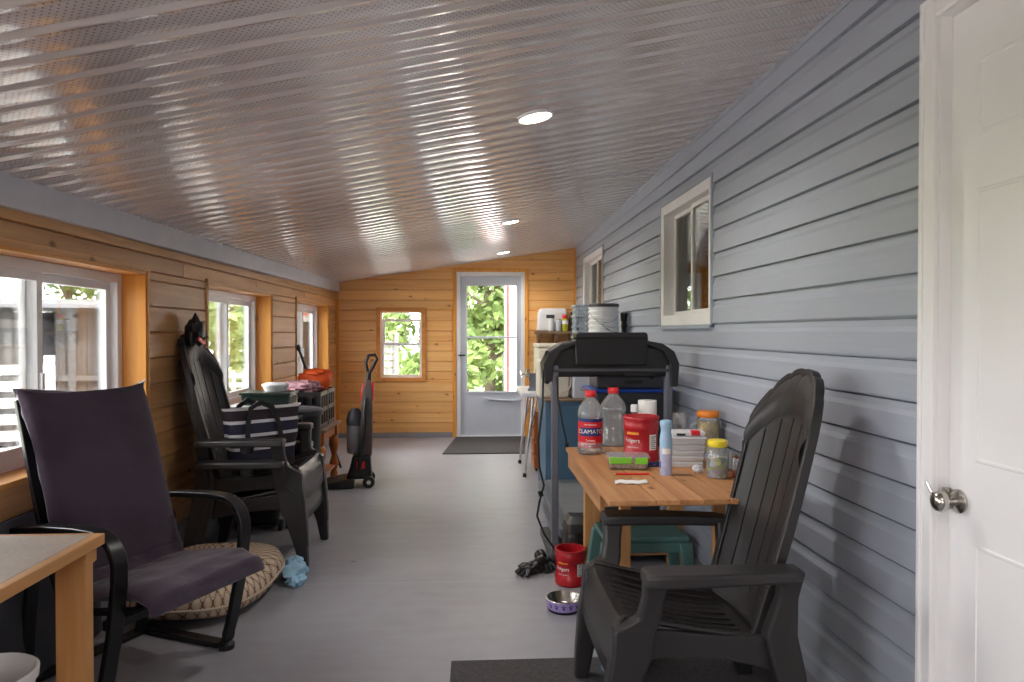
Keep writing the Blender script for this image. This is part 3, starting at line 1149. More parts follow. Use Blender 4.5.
for za, zb in zip(zs[:-1], zs[1:]):
    for ua, ub in cells(ya, yb, za, zb, pans):
        b.box(xd, xd + .034, ua, ub, za, zb)
b.obj('panel', 'white_paint', r)
for (p0, p1, q0, q1) in pans:
    rr = []
    for ins, dx in ((0, 0), (.004, -.003), (.010, -.003), (.018, .007), (.036, .009), (.052, .002)):
        rr.append([(xd + dx, p0 + ins, q0 + ins), (xd + dx, p1 - ins, q0 + ins), (xd + dx, p1 - ins, q1 - ins), (xd + dx, p0 + ins, q1 - ins)])
    b = MB()
    b.rings(rr)
    b.obj('raised_panel', 'white_paint', r)
b = MB()
ky, kz = 1.846, .845
pr = [(.0, 0), (.033, 0), (.033, .006), (.026, .01), (.013, .012), (.012, .03), (.018, .036), (.027, .046), (.029, .056), (.025, .068), (.014, .074), (.0, .075)]
n = 28
b.rings([[(xd - h, ky + max(q, .0005) * math.cos(2 * PI * j / n), kz + max(q, .0005) * math.sin(2 * PI * j / n)) for j in range(n)] for q, h in pr])
hk = b.obj('handle', 'steel', r, smooth=True, auto=50)
b = MB()
b.box(xd - .02, xd, yb - .012, yb + .01, kz - .03, kz + .03)
b.cyl((xd - .07, ky + .012, kz + .02), (xd - .075, ky + .03, kz + .05), .004)
b.obj('latch', 'steel', r, bevel=0.002)

# wall behind the camera, with an unseen window added for fill light
b = MB()
WZ = (-1.62, -0.42, 0.65, 1.80)
for za, zb in zip(*(lambda q: (q[:-1], q[1:]))(rows([-.1, 2.75], [WZ]))):
    for ua, ub in cells(-1.85, 1.45, za, zb, [WZ]):
        b.box(ua, ub, YR - .1, YR, za, zb)
struct(b.obj('wall_rear', 'back_wood'))
r = sroot('window_8')
b = MB()
y0, y1 = YR - .09, YR - .02
for q in ((WZ[0], WZ[0] + .05, WZ[2], WZ[3]), (WZ[1] - .05, WZ[1], WZ[2], WZ[3]), (-1.045, -.995, WZ[2] + .05, WZ[3] - .05),
          (WZ[0] + .05, WZ[1] - .05, WZ[2], WZ[2] + .05), (WZ[0] + .05, WZ[1] - .05, WZ[3] - .05, WZ[3])):
    b.box(q[0], q[1], y0, y1, q[2], q[3])
b.obj('frame', 'white_vinyl', r, bevel=.003)
b = MB()
b.box(WZ[0] + .04, WZ[1] - .04, YR - .06, YR - .055, WZ[2] + .04, WZ[3] - .04)
b.obj('pane', 'glass', r)
portal((-1.02, YR - .12, 1.22), (R(90), 0, 0), 1.2, 1.15)

# recessed ceiling lights
LT = [(0.271, 3.038, 'nearest'), (0.315, 5.873, 'middle'), (0.352, 8.05, 'farthest'), (0.25, 0.2, '')]
for k, (x, y, wd_) in enumerate(LT):
    z = ceil_z(x, y)
    lab = {'nearest': 'round recessed ceiling light closest to the doorway, the largest disc of the three',
           'middle': 'round recessed ceiling light second along the row of three',
           'farthest': 'round recessed ceiling light just in front of the glazed far door', '': 'round recessed ceiling light over the near white door'}[wd_]
    t_ = thing('recessed_light', lab, 'ceiling light', (x, y, z), 0, 'recessed lights in the ceiling')
    tilt = math.atan((ceil_z(1, y) - ceil_z(0, y)))
    t_.rotation_euler = (0, -tilt, 0)
    b = MB()
    b.lathe([(.066, -.012), (.074, -.016), (.078, -.010), (.078, .0)], n=32, cap=False)
    b.obj('trim_ring', 'white_vinyl', t_, smooth=True)
    b = MB()
    b.lathe([(.001, -.0145), (.067, -.014)], n=32, cap=False)
    b.obj('diffuser', 'lamp_glow', t_, smooth=True)
    d = bpy.data.lights.new('lamp_light', 'SPOT')
    d.energy = 15
    d.spot_size = R(150)
    d.spot_blend = 0.6
    d.shadow_soft_size = 0.05
    d.color = (1, 0.95, 0.88)
    o = bpy.data.objects.new('lamp_light', d)
    o.parent = t_
    o.location = (0, 0, -.03)
    C.objects.link(o)


# ------------------------------------------------------------------ outdoors
b = MB()
n = 24
b.grid(lambda u, v: (-40 + 80 * u, -20 + 70 * v, -.35 + .05 * noise.noise(Vector((u * 9, v * 9, 0)))), n, n)
struct(b.obj('ground', 'gravel', smooth=True))
b = MB()
b.box(-40, -9.5, -20, 50, -.35, -.28)
b.box(-9.5, 40, 18, 50, -.35, -.27)
struct(b.obj('lawn', 'lawn'))


def tree(x, y, h, rad, mat_, lab, n=3600, ls=.2, trunk=True, low=0.06):
    t_ = thing('leafy_tree', lab, 'tree', (x, y, -.3), 0, 'trees outside the windows')
    b = MB()
    b.tube([(0, 0, 0), (.05, .02, h * .35), (-.04, .05, h * .7), (0, 0, h * .95)], [.12, .10, .06, .02], 8)
    for k in range(6):
        a = k * 2.4
        z0 = h * (.3 + .09 * k)
        b.tube([(0, 0, z0), (math.cos(a) * rad * .5, math.sin(a) * rad * .5, z0 + h * .12)], [.05, .015], 6)
    b.obj('trunk', 'bark', t_, smooth=True)
    b = MB()
    cl = [(rnd.gauss(0, rad * .45), rnd.gauss(0, rad * .45), h * (low + (1 - low) * rnd.random()), rad * rnd.uniform(.35, .6)) for _ in range(12)]
    vs, fs = [], []
    for i in range(n):
        cx, cy, cz, cr = cl[i % 12]
        d = Vector((rnd.gauss(0, 1), rnd.gauss(0, 1), rnd.gauss(0, 1))).normalized() * cr * rnd.random() ** .4
        p = Vector((cx, cy, cz)) + d
        u = Vector((rnd.gauss(0, 1), rnd.gauss(0, 1), rnd.gauss(0, 1))).normalized()
        q = u.orthogonal().normalized()
        s_ = ls * rnd.uniform(.6, 1.3)
        o = len(vs)
        vs += [p - u * s_ * .6, p + q * s_ * .3, p + u * s_ * .6, p - q * s_ * .3]
        fs.append((o, o + 1, o + 2, o + 3))
    b.add(vs, fs)
    b.obj('foliage', mat_, t_)


TR = [(-0.9, 15.5, 5.5, 1.5, 'leaf', 'mid green leafy tree outside, behind the small far window'),
      (-0.2, 17.5, 6.5, 1.6, 'leaf_pale', 'pale green tree outside, filling the upper panes of the far door'),
      (0.35, 15.0, 3.2, 1.1, 'leaf', 'low green shrubby tree outside, low in the glazed far door'),
      (-2.2, 18.5, 7.0, 1.8, 'leaf_pale', 'pale tree outside, at the left side of the small far window'),
      (1.0, 20.5, 7.5, 2.0, 'leaf', 'taller tree outside, behind the red trimmed white building'),
      (-5.2, 14.6, 6.0, 1.6, 'leaf_pale', 'pale green tree outside the middle window in the long wall'),
      (-6.6, 17.5, 7.0, 1.9, 'leaf', 'mid green tree outside, deeper behind the middle window'),
      (-10.0, 12.0, 5.5, 2.0, 'leaf', 'green tree outside, at the outer edge of the nearest window'),
      (-10.4, 18.6, 6.5, 2.4, 'leaf', 'bushy green tree outside, rising behind the weathered coop roof'),
      (-9.4, 19.5, 6.5, 2.2, 'leaf_pale', 'pale tree outside, behind the right end of the coop roof'),
      (-10.9, 14.9, 6.0, 1.9, 'leaf', 'pale tree outside, between the slatted fence and the coop'),
      (-5.0, 21.0, 7.0, 2.0, 'leaf', 'dark green tree outside, behind the little white cabin')]
for a in TR:
    tree(a[0], a[1], a[2], a[3], a[4], a[5])

# weathered coop seen through the nearest window
t_ = thing('coop', 'weathered grey chicken coop with pale roof and posts outside the nearest window', 'coop', (-6.9, 11.0, -.3), R(12))
b = MB()
x = -1.55
while x < 1.84:
    if not (.22 < x + .065 < .80):
        b.box(x, x + .13, -.72, -.695, 0, 1.93)
    x += .136
b.box(-1.6, 1.9, .72, .75, 0, 1.93)
b.box(-1.6, -1.57, -.69, .72, 0, 1.93)
b.box(1.87, 1.9, -.69, .72, 0, 1.93)
b.obj('board_wall', 'shed_wood', t_)
b = MB()
x = -1.5
for x in (-1.55, -.65, .2, 1.0, 1.85):
    b.box(x - .045, x + .045, -.8, -.71, 0, 1.95)
b.box(-1.6, 1.9, -.8, -.71, 1.9, 2.0)
b.box(-1.6, 1.9, -.79, -.73, .9, .98)
b.obj('post_frame', 'shed_wood', t_)
b = MB()
b.add([(-1.85, -1.05, 1.95), (2.15, -1.05, 1.95), (2.15, 1.0, 2.10), (-1.85, 1.0, 2.10), (-1.85, -1.05, 2.0), (2.15, -1.05, 2.0), (2.15, 1.0, 2.15), (-1.85, 1.0, 2.15)],
      [(0, 3, 2, 1), (4, 5, 6, 7), (0, 1, 5, 4), (1, 2, 6, 5), (2, 3, 7, 6), (3, 0, 4, 7)])
b.obj('roof', 'roof_metal', t_)
b = MB()
b.box(.24, .83, -.66, -.64, 0, 1.75)  # dark sheet filling the opening; the shade inside is in its colour
b.obj('doorway', 'dark_infill', t_)
b = MB()
b.box(-1.5, -.75, -1.15, -.82, 0, .45)
b.obj('nest_box', 'shed_wood', t_)

# white slatted fence
t_ = thing('slatted_fence', 'white slatted pallet fence outside the nearest window', 'fence', (-6.1, 8.6, -.33), R(20))
b = MB()
for k in range(6):
    b.box(-2.2, 1.0, -.012, .012, .12 + k * .2, .24 + k * .2)
b.obj('rail_panel', 'white_board', t_)
for x in (-2.15, -1.1, -.05, .95):
    b = MB()
    b.box(x - .05, x + .05, .012, .1, 0, 1.35)
    b.obj('post', 'white_board', t_)

# white building with red corner boards behind the far door
t_ = thing('outbuilding', 'white outbuilding with red corner boards outside the far door', 'building', (0.66, 13.0, -.3))
b = MB()
b.box(0, 3.4, 0, 2.5, 0, 3.4)
b.obj('wall', 'white_board', t_)
b = MB()
b.box(-.03, .02, -.03, 0, 0, 3.4)
b.obj('corner_board', 'red_board', t_)
b = MB()
b.box(.30, .33, -.03, 0, 0, 3.4)
b.obj('corner_board', 'red_board', t_)
b = MB()
b.prism([(-.3, 3.4), (3.7, 3.4), (1.7, 4.4)], 'y', -.2, 2.7)
b.obj('roof', 'roof_metal', t_)

# little white cabin by the third side window
t_ = thing('cabin', 'little white cabin with red eave outside the third side window', 'building', (-4.1, 16.2, -.3))
b = MB()
b.box(-.9, 1.2, 0, 2, 0, 2.15)
b.obj('wall', 'white_board', t_)
b = MB()
b.box(-1.0, 1.3, -.12, 0, 2.0, 2.12)
b.obj('eave', 'red_board', t_)
b = MB()
b.prism([(-1.1, 2.12), (1.4, 2.12), (.15, 2.8)], 'y', -.15, 2.2)
b.obj('roof', 'roof_metal', t_)
b = MB()
b.box(-.1, .5, -.02, .0, 0.1, 1.85)
b.obj('door', 'dark_infill', t_)

t_ = thing('garden_gate', 'grey louvred garden gate outside the lower pane of the small far window', 'gate', (-1.6, 13.2, -.3))
b = MB()
for k in range(9):
    b.box(-.35, .15, -.015, .015, .3 + k * .13, .41 + k * .13)
b.obj('slat_panel', 'shed_wood', t_)
for x in (-.38, .18):
    b = MB()
    b.box(x - .04, x + .04, -.04, .04, 0, 1.6)
    b.obj('post', 'shed_wood', t_)

t_ = thing('lattice_crate', 'stack of pale blue lattice outside the middle side window', 'lattice', (-3.75, 10.6, -.35))
b = MB()
for k in range(8):
    b.box(-.4, .4, -.02, .02, k * .14, k * .14 + .07)
for k in range(6):
    b.box(-.4 + k * .15, -.35 + k * .15, -.03, -.02, 0, 1.1)
b.obj('lattice', 'pale_box', t_)


# ------------------------------------------------------------------ resin chairs
def resin_chair(label, loc, rz, group, cups=False):
    t_ = thing('patio_chair', label, 'chair', loc, rz, group)
    bp = 'black_plastic'

    # back shell with slat slits
    W = [(-1.0, 0)]
    us = [-1.0]
    nsl = 6
    gap = .030
    wsl = (2 - gap * (nsl - 1)) / nsl
    kinds = []
    u = -1.0
    for k in range(nsl):
        for q in range(3):
            u += wsl / 3
            us.append(u)
            kinds.append('s')
        if k < nsl - 1:
            u += gap
            us.append(u)
            kinds.append('g')
    nv = 44

    def bp_pt(u, v):
        hw = .200 + .022 * math.sin(min(v / .7, 1) * PI / 2)
        su = ((u + 1) / 2 * 6) % 1.0
        top = 1.172 - .17 * abs(u) ** 2.3 - .010 * abs(2 * su - 1) ** 4
        zz = .33 + (top - .33) * v
        lean = (zz - .33) / .83
        xx = -.130 - .145 * lean - .07 * lean ** 2 + .045 * math.sin(lean * PI) * -.5 + .05 * u * u
        return (xx, u * hw, zz)
    b = MB()
    vs, fs = [], []
    ncol = len(us)
    for j in range(nv + 1):
        v = j / nv
        for i in range(ncol):
            p = bp_pt(us[i], v)
            ridge = 0.0
            vs.append(p)
    for j in range(nv):
        for i in range(ncol - 1):
            if kinds[i] == 'g' and 4 <= j < nv - 8:
                continue
            a = j * ncol + i
            fs.append((a, a + 1, a + ncol + 1, a + ncol))
    b.add(vs, fs)
    b.obj('backrest', bp, t_, solid=.010)
    # rolled rim round the sides and the top
    path = [Vector(bp_pt(-1, j / 14)) for j in range(15)] + [Vector(bp_pt(-1 + 2 * i / 36, 1)) for i in range(1, 36)] + [Vector(bp_pt(1, 1 - j / 14)) for j in range(15)]
    rr = []
    cy = Vector((0, 0, .75))
    for i, p in enumerate(path):
        a = path[max(i - 1, 0)]
        c = path[min(i + 1, len(path) - 1)]
        tg = (c - a).normalized()
        nx = Vector((1, 0, .25)).normalized()
        outw = tg.cross(nx).normalized()
        if outw.dot(Vector((0, p.y, max(0, p.z - .9)))) < 0:
            outw = -outw
        rr.append([p + nx * .012 - outw * .012, p + nx * .012 + outw * .012, p - nx * .022 + outw * .012, p - nx * .022 + outw * .002])
    b = MB()
    b.rings(rr)
    b.obj('back_rim', bp, t_, smooth=True, bevel=.004, auto=50)
    # thick head band on the front of the top
    b = MB()

    def band(u, v):
        uu = -1 + 2 * u
        p = Vector(bp_pt(uu, .83 + .17 * v))
        p.x += .008 + .016 * math.sin(v * PI)
        return tuple(p)
    b.grid(band, 48, 6)
    b.obj('head_band', bp, t_, smooth=True)

    # seat: slats running front to back, front edge rolled down
    nx_, ny_ = 22, 23

    def seat(u, v):
        s_ = v
        x = -.12 + .46 * min(s_ / .8, 1)
        z = .335 + .085 * min(s_ / .8, 1) ** 1.3
        if s_ > .8:
            q = (s_ - .8) / .2
            x = .34 + .045 * math.sin(q * PI / 2)
            z = .42 - .175 * (1 - math.cos(q * PI / 2))
        hw = .225 + .035 * s_
        uu = -1 + 2 * u
        z += .022 * uu ** 4 - .012 * (1 - uu * uu) * math.sin(min(s_ / .8, 1) * PI)
        return (x, uu * hw, z)
    b = MB()
    b.grid(seat, ny_, nx_, skip=lambda i, j: (i % 3 == 1 and 3 <= j <= 15 and False))
    b.obj('seat', bp, t_, smooth=True, solid=.010, auto=50)
    b = MB()
    for k in range(9):
        u = .1 + .8 * k / 8
        pts = []
        for q in range(13):
            p = Vector(seat(u, .1 + .66 * q / 12))
            p.z += .007
            pts.append(p)
        b.tube(pts, .0042, 6)
    b.obj('seat_rib', bp, t_, smooth=True)
    b = MB()
    b.tube([Vector(seat(0, q / 20)) + Vector((0, 0, .004)) for q in range(18)], .008, 8)
    b.obj('seat_rim', bp, t_, smooth=True)
    b = MB()
    b.tube([Vector(seat(1, q / 20)) + Vector((0, 0, .004)) for q in range(18)], .008, 8)
    b.obj('seat_rim', bp, t_, smooth=True)
    for s in (-1, 1):
        # side skirt under the seat
        b = MB()
        b.loft([((-.16, s * .232, .315), .012, .055), ((.05, s * .245, .345), .012, .035), ((.22, s * .258, .365), .012, .04), ((.335, s * .262, .36), .012, .05), ((.378, s * .262, .315), .012, .075)], 'yz')
        b.obj('side_skirt', bp, t_, bevel=.004)
        # front leg, flared at the top, with the arm post growing out of it
        b = MB()
        b.loft([((.392, s * .270, 0.0), .024, .026), ((.378, s * .272, .12), .034, .030), ((.352, s * .272, .25), .050, .032), ((.325, s * .272, .34), .062, .033), ((.318, s * .273, .418), .066, .032),
                ((.295, s * .278, .436), .050, .028), ((.274, s * .288, .458), .035, .026), ((.266, s * .306, .52), .032, .024), ((.262, s * .320, .58), .036, .028)])
        b.obj('leg', bp, t_, bevel=.010, seg=3, smooth=True, auto=60)
        # rear leg
        b = MB()
        b.loft([((-.235, s * .262, 0.0), .028, .024), ((-.205, s * .258, .13), .038, .027), ((-.165, s * .248, .28), .05, .030), ((-.145, s * .243, .38), .05, .028), ((-.16, s * .262, .5), .03, .024), ((-.165, s * .285, .59), .035, .026)])
        b.obj('leg', bp, t_, bevel=.010, seg=3, smooth=True, auto=60)
        # armrest
        b = MB()
        b.loft([((-.185, s * .290, 0.584), .034, .018), ((-.14, s * .308, 0.587), .046, .018), ((.05, s * .325, 0.590), .050, .019), ((.20, s * .331, 0.591), .053, .020), ((.27, s * .331, 0.591), .053, .020), ((.302, s * .331, 0.590), .044, .018)], 'yz')
        b.obj('armrest', bp, t_, bevel=.010, seg=3, smooth=True, auto=60)
        if cups:
            b = MB()
            b.lathe([(.030, -.045), (.036, -.035), (.038, 0)], (.10, s * .325, .578), 20)
            b.obj('cup_holder', bp, t_, smooth=True)
    b = MB()
    b.loft([((-.12, 0, .30), .02, .045), ((-.10, 0, .33), .02, .03)], 'yz') if False else b.box(-.16, -.12, -.235, .235, .27, .36)
    b.obj('rear_rail', bp, t_, bevel=.01)
    return t_


resin_chair('black resin patio chair with slatted back beside the pine table and siding', (.80, 2.345, 0), PI, None)
c1 = resin_chair('black resin patio chair, the lower one of the stacked pair', (-1.325, 4.20, 0), 0, 'stacked patio chairs', True)
c2 = dup(c1, (-1.325, 4.20, .118), 0, 'black resin patio chair stacked on top of the other, carrying the striped tote')

# ------------------------------------------------------------------ bent-frame lounge chair
AX = R(-25.2)
t_ = thing('lounge_chair', 'bent black frame armchair with baggy dark purple slipcover', 'chair', (-1.156, 2.695, 0), AX)
HW = .285
for s in (-1, 1):
    y = s * HW
    # chair-local x forward
    path = []
    path += [(-.42, y, .595), (-.24, y, .622), (-.08, y, .632)]
    path += [(.0 + .115 * math.sin(a), y, .517 + .115 * math.cos(a)) for a in [R(8 + 11 * i) for i in range(8)]]
    path += [(.112, y, .46), (.09, y, .30), (.05, y, .13), (.03, y, .07)]
    path += [(.03 - .05 + .05 * math.cos(a), y, .065 - .05 * math.sin(a)) for a in [R(15 * i) for i in range(1, 7)]]
    path += [(-.15, y, .0135), (-.40, y, .0135), (-.46, y, .0135)]
    b = MB()
    b.strip(path, (0, 1, 0), .055, .022)
    b.obj('side_frame', 'black_lacquer', t_, bevel=.004, smooth=True, auto=50)
    # rear upright from the runner to the arm
    b = MB()
    b.strip([(-.42, y * .86, .02), (-.40, y * .86, .25), (-.37, y * .86, .45), (-.36, y * .92, .60)], (0, 1, 0), .045, .02)
    b.obj('rear_post', 'black_lacquer', t_, bevel=.003)
    # seat rail
    b = MB()
    b.strip([(.15, y * .84, .37), (.04, y * .84, .352), (-.14, y * .84, .32), (-.23, y * .84, .37), (-.305, y * .84, .55), (-.375, y * .84, .80), (-.445, y * .84, 1.06)], (0, 1, 0), .04, .018)
    b.obj('seat_rail', 'black_lacquer', t_, bevel=.003)
    b = MB()
    b.lathe([(.0, -.02), (.03, -.02), (.032, .0), (.02, .014), (.0, .016)], (.02, y, .02), 12)
    b.obj('foot', 'dark_plastic', t_)
b = MB()
b.box(-.46, -.41, -HW, HW, .003, .024)
b.obj('rear_crossbar', 'black_lacquer', t_, bevel=.004)
b = MB()
b.box(.03, .07, -HW, HW, .30, .335)
b.obj('front_crossbar', 'black_lacquer', t_, bevel=.004)
# slipcover: one closed pad along the seat and up the back
mid = [(.236, .365), (.222, .402), (.15, .422), (.05, .415), (-.06, .392), (-.14, .385), (-.195, .43), (-.232, .52), (-.275, .65), (-.325, .82), (-.38, .98), (-.42, 1.07), (-.425, 1.085)]


def midp(q):
    q = q * (len(mid) - 1)
    i = min(int(q), len(mid) - 2)
    f = q - i
    a, c = Vector(mid[i]), Vector(mid[i + 1])
    p = a.lerp(c, f)
    tg = (c - a).normalized()
    return p, Vector((-tg.y, tg.x))


rr = []
nq = 90
for i in range(nq + 1):
    q = i / nq
    p, nn = midp(q)
    # smoothed normal
    p2, n2 = midp(min(1, q + .03))
    p3, n3 = midp(max(0, q - .03))
    nn = (nn + n2 + n3).normalized()
    if nn.y < 0 and q < .5:
        nn = -nn
    hw = .268 - .016 * math.sin(q * PI) + (.010 if q > .96 else 0)
    if .40 < q < .48:
        hw -= .012
    th = .032 if 0 < i < nq else .012
    ring = []
    m_ = 26
    for j in range(m_):
        u = -1 + 2 * j / (m_ - 1)
        wq = .45 if q < .46 else 1.0
        wr = wq * .018 * noise.noise(Vector((u * 2.2, q * 9, 3))) + wq * .012 * noise.noise(Vector((u * 3 + q * 5, q * 26, 7)))
        wr += -.016 * (q > .5) * (abs(noise.noise(Vector((u * 1.3 + q * 3.5, q * 17, 11)))) - .15)
        wr += .010 * math.sin((q * 130 + u * 2.2)) * math.exp(-((q - .585) / .075) ** 2)
        pull = .02 * (abs(u) ** 8) * (1 if q > .93 else 0)
        sag = -.02 * (1 - u * u) * (q > .9) * (q - .9) * 10
        edge = math.sqrt(max(0, 1 - abs(u) ** 6))
        ring.append((p.x + nn.x * (th * edge + wr), u * hw, p.y + nn.y * (th * edge + wr) + pull + sag))
    for j in range(m_ - 1, -1, -1):
        u = -1 + 2 * j / (m_ - 1)
        edge = math.sqrt(max(0, 1 - abs(u) ** 6))
        pull = .02 * (abs(u) ** 8) * (1 if q > .93 else 0)
        sag = -.02 * (1 - u * u) * (q > .9) * (q - .9) * 10
        ring.append((p.x - nn.x * (th * edge + .004), u * hw, p.y - nn.y * (th * edge + .004) + pull + sag))
    rr.append(ring)
b = MB()
b.rings(rr)
b.obj('slipcover', 'slipcover', t_, smooth=True, auto=75)

# ------------------------------------------------------------------ dog bed and fleece
t_ = thing('dog_bed', 'plump beige dog bed with brown ogee lattice pattern on the floor', 'pet bed', (-1.315, 3.56, 0))
b = MB()
n, m = 64, 18
rr, uv = [], []
for i in range(m + 1):
    ph = -PI / 2 + PI * i / m
    ring = []
    for j in range(n):
        th = 2 * PI * j / n
        e = .72
        cx = math.copysign(abs(math.cos(th)) ** e, math.cos(th))
        cy = math.copysign(abs(math.sin(th)) ** e, math.sin(th))
        k = max(.0, math.cos(ph)) ** .42
        zz = .088 + .085 * math.copysign(abs(math.sin(ph)) ** .8, math.sin(ph)) * (1 + .12 * noise.noise(Vector((cx * 2, cy * 2, 1))))
        if math.sin(ph) > 0:
            zz -= .02 * (1 - k) ** 1
        ring.append((.325 * cx * k * (1 + .02 * noise.noise(Vector((th * 2, ph, 0)))), .43 * cy * k, max(.003, zz)))
    rr.append(ring)
b.rings(rr, cap=False)
o = b.obj('cushion', 'dogbed', t_, smooth=True)
me = o.data
arcv = [0]
for i in range(1, m + 1):
    arcv.append(arcv[-1] + (Vector(rr[i][8]) - Vector(rr[i - 1][8])).length)
ul = me.uv_layers.new(name='UVMap')
for li, lp in enumerate(me.loops):
    vi = lp.vertex_index
    i, j = divmod(vi, n)
    ul.data[li].uv = (j / n * 46, arcv[i] / .12)
for p in me.polygons:
    js = [ul.data[li].uv[0] for li in p.loop_indices]
    if max(js) - min(js) > 23:
        for li in p.loop_indices:
            if ul.data[li].uv[0] < 23:
                ul.data[li].uv[0] += 46
b = MB()
b.tube([(.33 * math.copysign(abs(math.cos(a)) ** .72, math.cos(a)), .436 * math.copysign(abs(math.sin(a)) ** .72, math.sin(a)), .085) for a in [2 * PI * i / 64 for i in range(64)]], .005, 6, closed=True)
b.obj('piping', 'dogbed', t_, smooth=True)
b = MB()
b.blob((0, 0, .04), (.06, .10, .045), 22, 12, .55, 2.2, 3.0)
b.blob((.02, -.06, .025), (.05, .06, .028), 18, 10, .6, 3.0, 9.0)
b.blob((-.03, .08, .06), (.05, .05, .035), 18, 10, .6, 3.0, 5.0)
tag(b.obj('fleece_blanket', 'blue_cloth', smooth=True, loc=(-.935, 3.74, 0)), 'crumpled light blue fleece on the floor beside the dog bed', 'blanket')

# ------------------------------------------------------------------ bench table in the near corner
t_ = thing('workbench', 'pine bench with brown laminate top in the near corner', 'table', (-1.40, 1.75, 0))
tx, ty, tz = .29, .425, .70
b = MB()
b.box(-.27, tx - .028, -.6, ty - .02, tz - .006, tz + .004)
b.obj('laminate_top', 'laminate', t_)
b = MB()
b.box(tx - .03, tx, -.6, ty, tz - .03, tz + .003)
b.obj('edge_band', 'bench_wood_y', t_, bevel=.003)
b = MB()
b.box(-.27, tx - .03, ty - .022, ty, tz - .03, tz + .0035)
b.obj('edge_band', 'bench_wood_x', t_, bevel=.003)
b = MB()
b.box(-.27, tx - .03, -.6, ty - .022, tz - .03, tz - .007)
b.obj('underlay', 'bench_wood_x', t_)
for (lx, ly) in ((tx - .105, ty - .075), (-.255, ty - .075), (tx - .105, -.58)):
    b = MB()
    b.box(lx, lx + .09, ly, ly + .038, 0, tz - .03)
    b.obj('leg', 'bench_wood', t_, bevel=.004)
b = MB()
b.prism([(tx - .295, tz - .03), (tx - .02, tz - .03), (tx - .02, tz - .075), (tx - .04, tz - .092), (tx - .215, tz - .092)], 'y', ty - .03, ty - .008)
b.obj('corner_gusset', 'bench_wood_x', t_, bevel=.002)
b = MB()
b.box(-.17, -.11, ty - .075, ty - .037, tz - .2, tz - .03)
b.obj('hanger_block', 'bench_wood', t_, bevel=.012)

t_ = thing('bucket', 'white plastic bucket on the floor under the pine bench', 'bucket', (-1.325, 1.945, 0))
b = MB()
b.lathe([(.105, 0), (.128, .36), (.136, .362), (.138, .385), (.131, .390), (.127, .384), (.103, .012), (.0, .01)], n=36)
b.obj('body', 'white_plastic', t_, smooth=True)
b = MB()
b.lathe([(.127, .30), (.1325, .303), (.1325, .315), (.127, .318)], n=36, cap=False)
b.obj('rim_ridge', 'white_plastic', t_, smooth=True)

b = MB()
b.add([(XL + .045, 1.6, 0.0), (XL + .045, 3.15, 0.0), (XL + .018, 3.15, .64), (XL + .018, 1.6, .64), (XL + .06, 1.6, 0.0), (XL + .06, 3.15, 0.0), (XL + .032, 3.15, .64), (XL + .032, 1.6, .64)],
      [(0, 3, 2, 1), (4, 5, 6, 7), (0, 1, 5, 4), (1, 2, 6, 5), (2, 3, 7, 6), (3, 0, 4, 7)])
tag(b.obj('insulation_board', 'foam_board', bevel=.004), 'black board leaning on the wall under the nearest window', 'board')

# ------------------------------------------------------------------ things on and behind the stacked chairs
t_ = thing('tote_bag', 'navy tote bag with white stripes standing on the stacked chairs', 'bag', (-1.225, 4.14, .535), R(42))
b = MB()
rr = []
for i in range(15):
    v = i / 14
    ring = []
    for j in range(40):
        a = 2 * PI * j / 40
        e = .5
        cx = math.copysign(abs(math.cos(a)) ** e, math.cos(a))
        cy = math.copysign(abs(math.sin(a)) ** e, math.sin(a))
        wx = .175 + .055 * v
        wy = .105 - .055 * v
        k = 1 + .05 * noise.noise(Vector((cx * 2, cy * 2 + v * 3, 2)))
        zz = .35 * v - (.025 * math.cos(cx * 1.4) * v if v > .8 else 0)
        ring.append((wx * cx * k, wy * cy * k, max(0, zz)))
    rr.append(ring)
b.rings(rr)
b.obj('body', 'tote', t_, smooth=True)
for s in (-1, 1):
    b = MB()
    P = [(-.13, s * .095, .12), (-.125, s * .085, .25), (-.10, s * .07, .345), (-.05, s * .075, .375), (.02, s * .085, .345), (.06, s * .085, .25), (.075, s * .098, .12)]
    P = [(x, y - (.008 if s < 0 else -.008), z) for x, y, z in P]
    b.strip(P, (0, 1, 0), .006, .028)
    b.obj('handle', 'black_lacquer', t_, smooth=True)

t_ = thing('sun_hat', 'black cap with red lining hung over the stacked chair back', 'cap', (-1.625, 4.16, 1.262), R(10))
b = MB()
b.blob((.02, -.01, .05), (.05, .085, .085), 20, 10, .5, 1.8, 2.0)
b.obj('crown', 'dark_plastic', t_, smooth=True)
b = MB()
b.grid(lambda u, v: (.02 + .05 * v, -.09 + .18 * u + .02 * v, .06 - .05 * v + .02 * math.sin(u * PI)), 10, 6)
b.obj('brim', 'dark_plastic', t_, smooth=True, solid=.006)
b = MB()
b.strip([(.055, -.10, .01), (.062, -.03, -.012), (.06, .05, -.01), (.05, .115, -.045)], (1, 0, 0), .008, .025)
b.obj('lining', 'bright_red', t_, smooth=True)

t_ = thing('window_stand', 'small dark stand under the middle window, behind the stacked chairs', 'table', (-1.40, 4.90, 0))
b = MB()
b.box(-.25, .2, -.18, .18, .70, .72)
b.obj('top', 'dark_plastic', t_, bevel=.004)
for x in (-.22, .17):
    for y in (-.15, .15):
        b = MB()
        b.box(x - .02, x + .02, y - .02, y + .02, 0, .70)
        b.obj('leg', 'dark_plastic', t_, bevel=.003)

t_ = thing('trunk', 'black wheeled trunk on the floor behind the stacked chairs', 'trunk', (-1.40, 4.78, 0))
b = MB()
b.box(-.14, .12, -.1, .22, .03, .36)
b.obj('body', 'dark_plastic', t_, bevel=.03, seg=3)
for x in (-.14, .13):
    b = MB()
    b.cyl((x - .012, -.08, .035), (x + .012, -.08, .035), .035)
    b.obj('wheel', 'charcoal', t_, smooth=True)

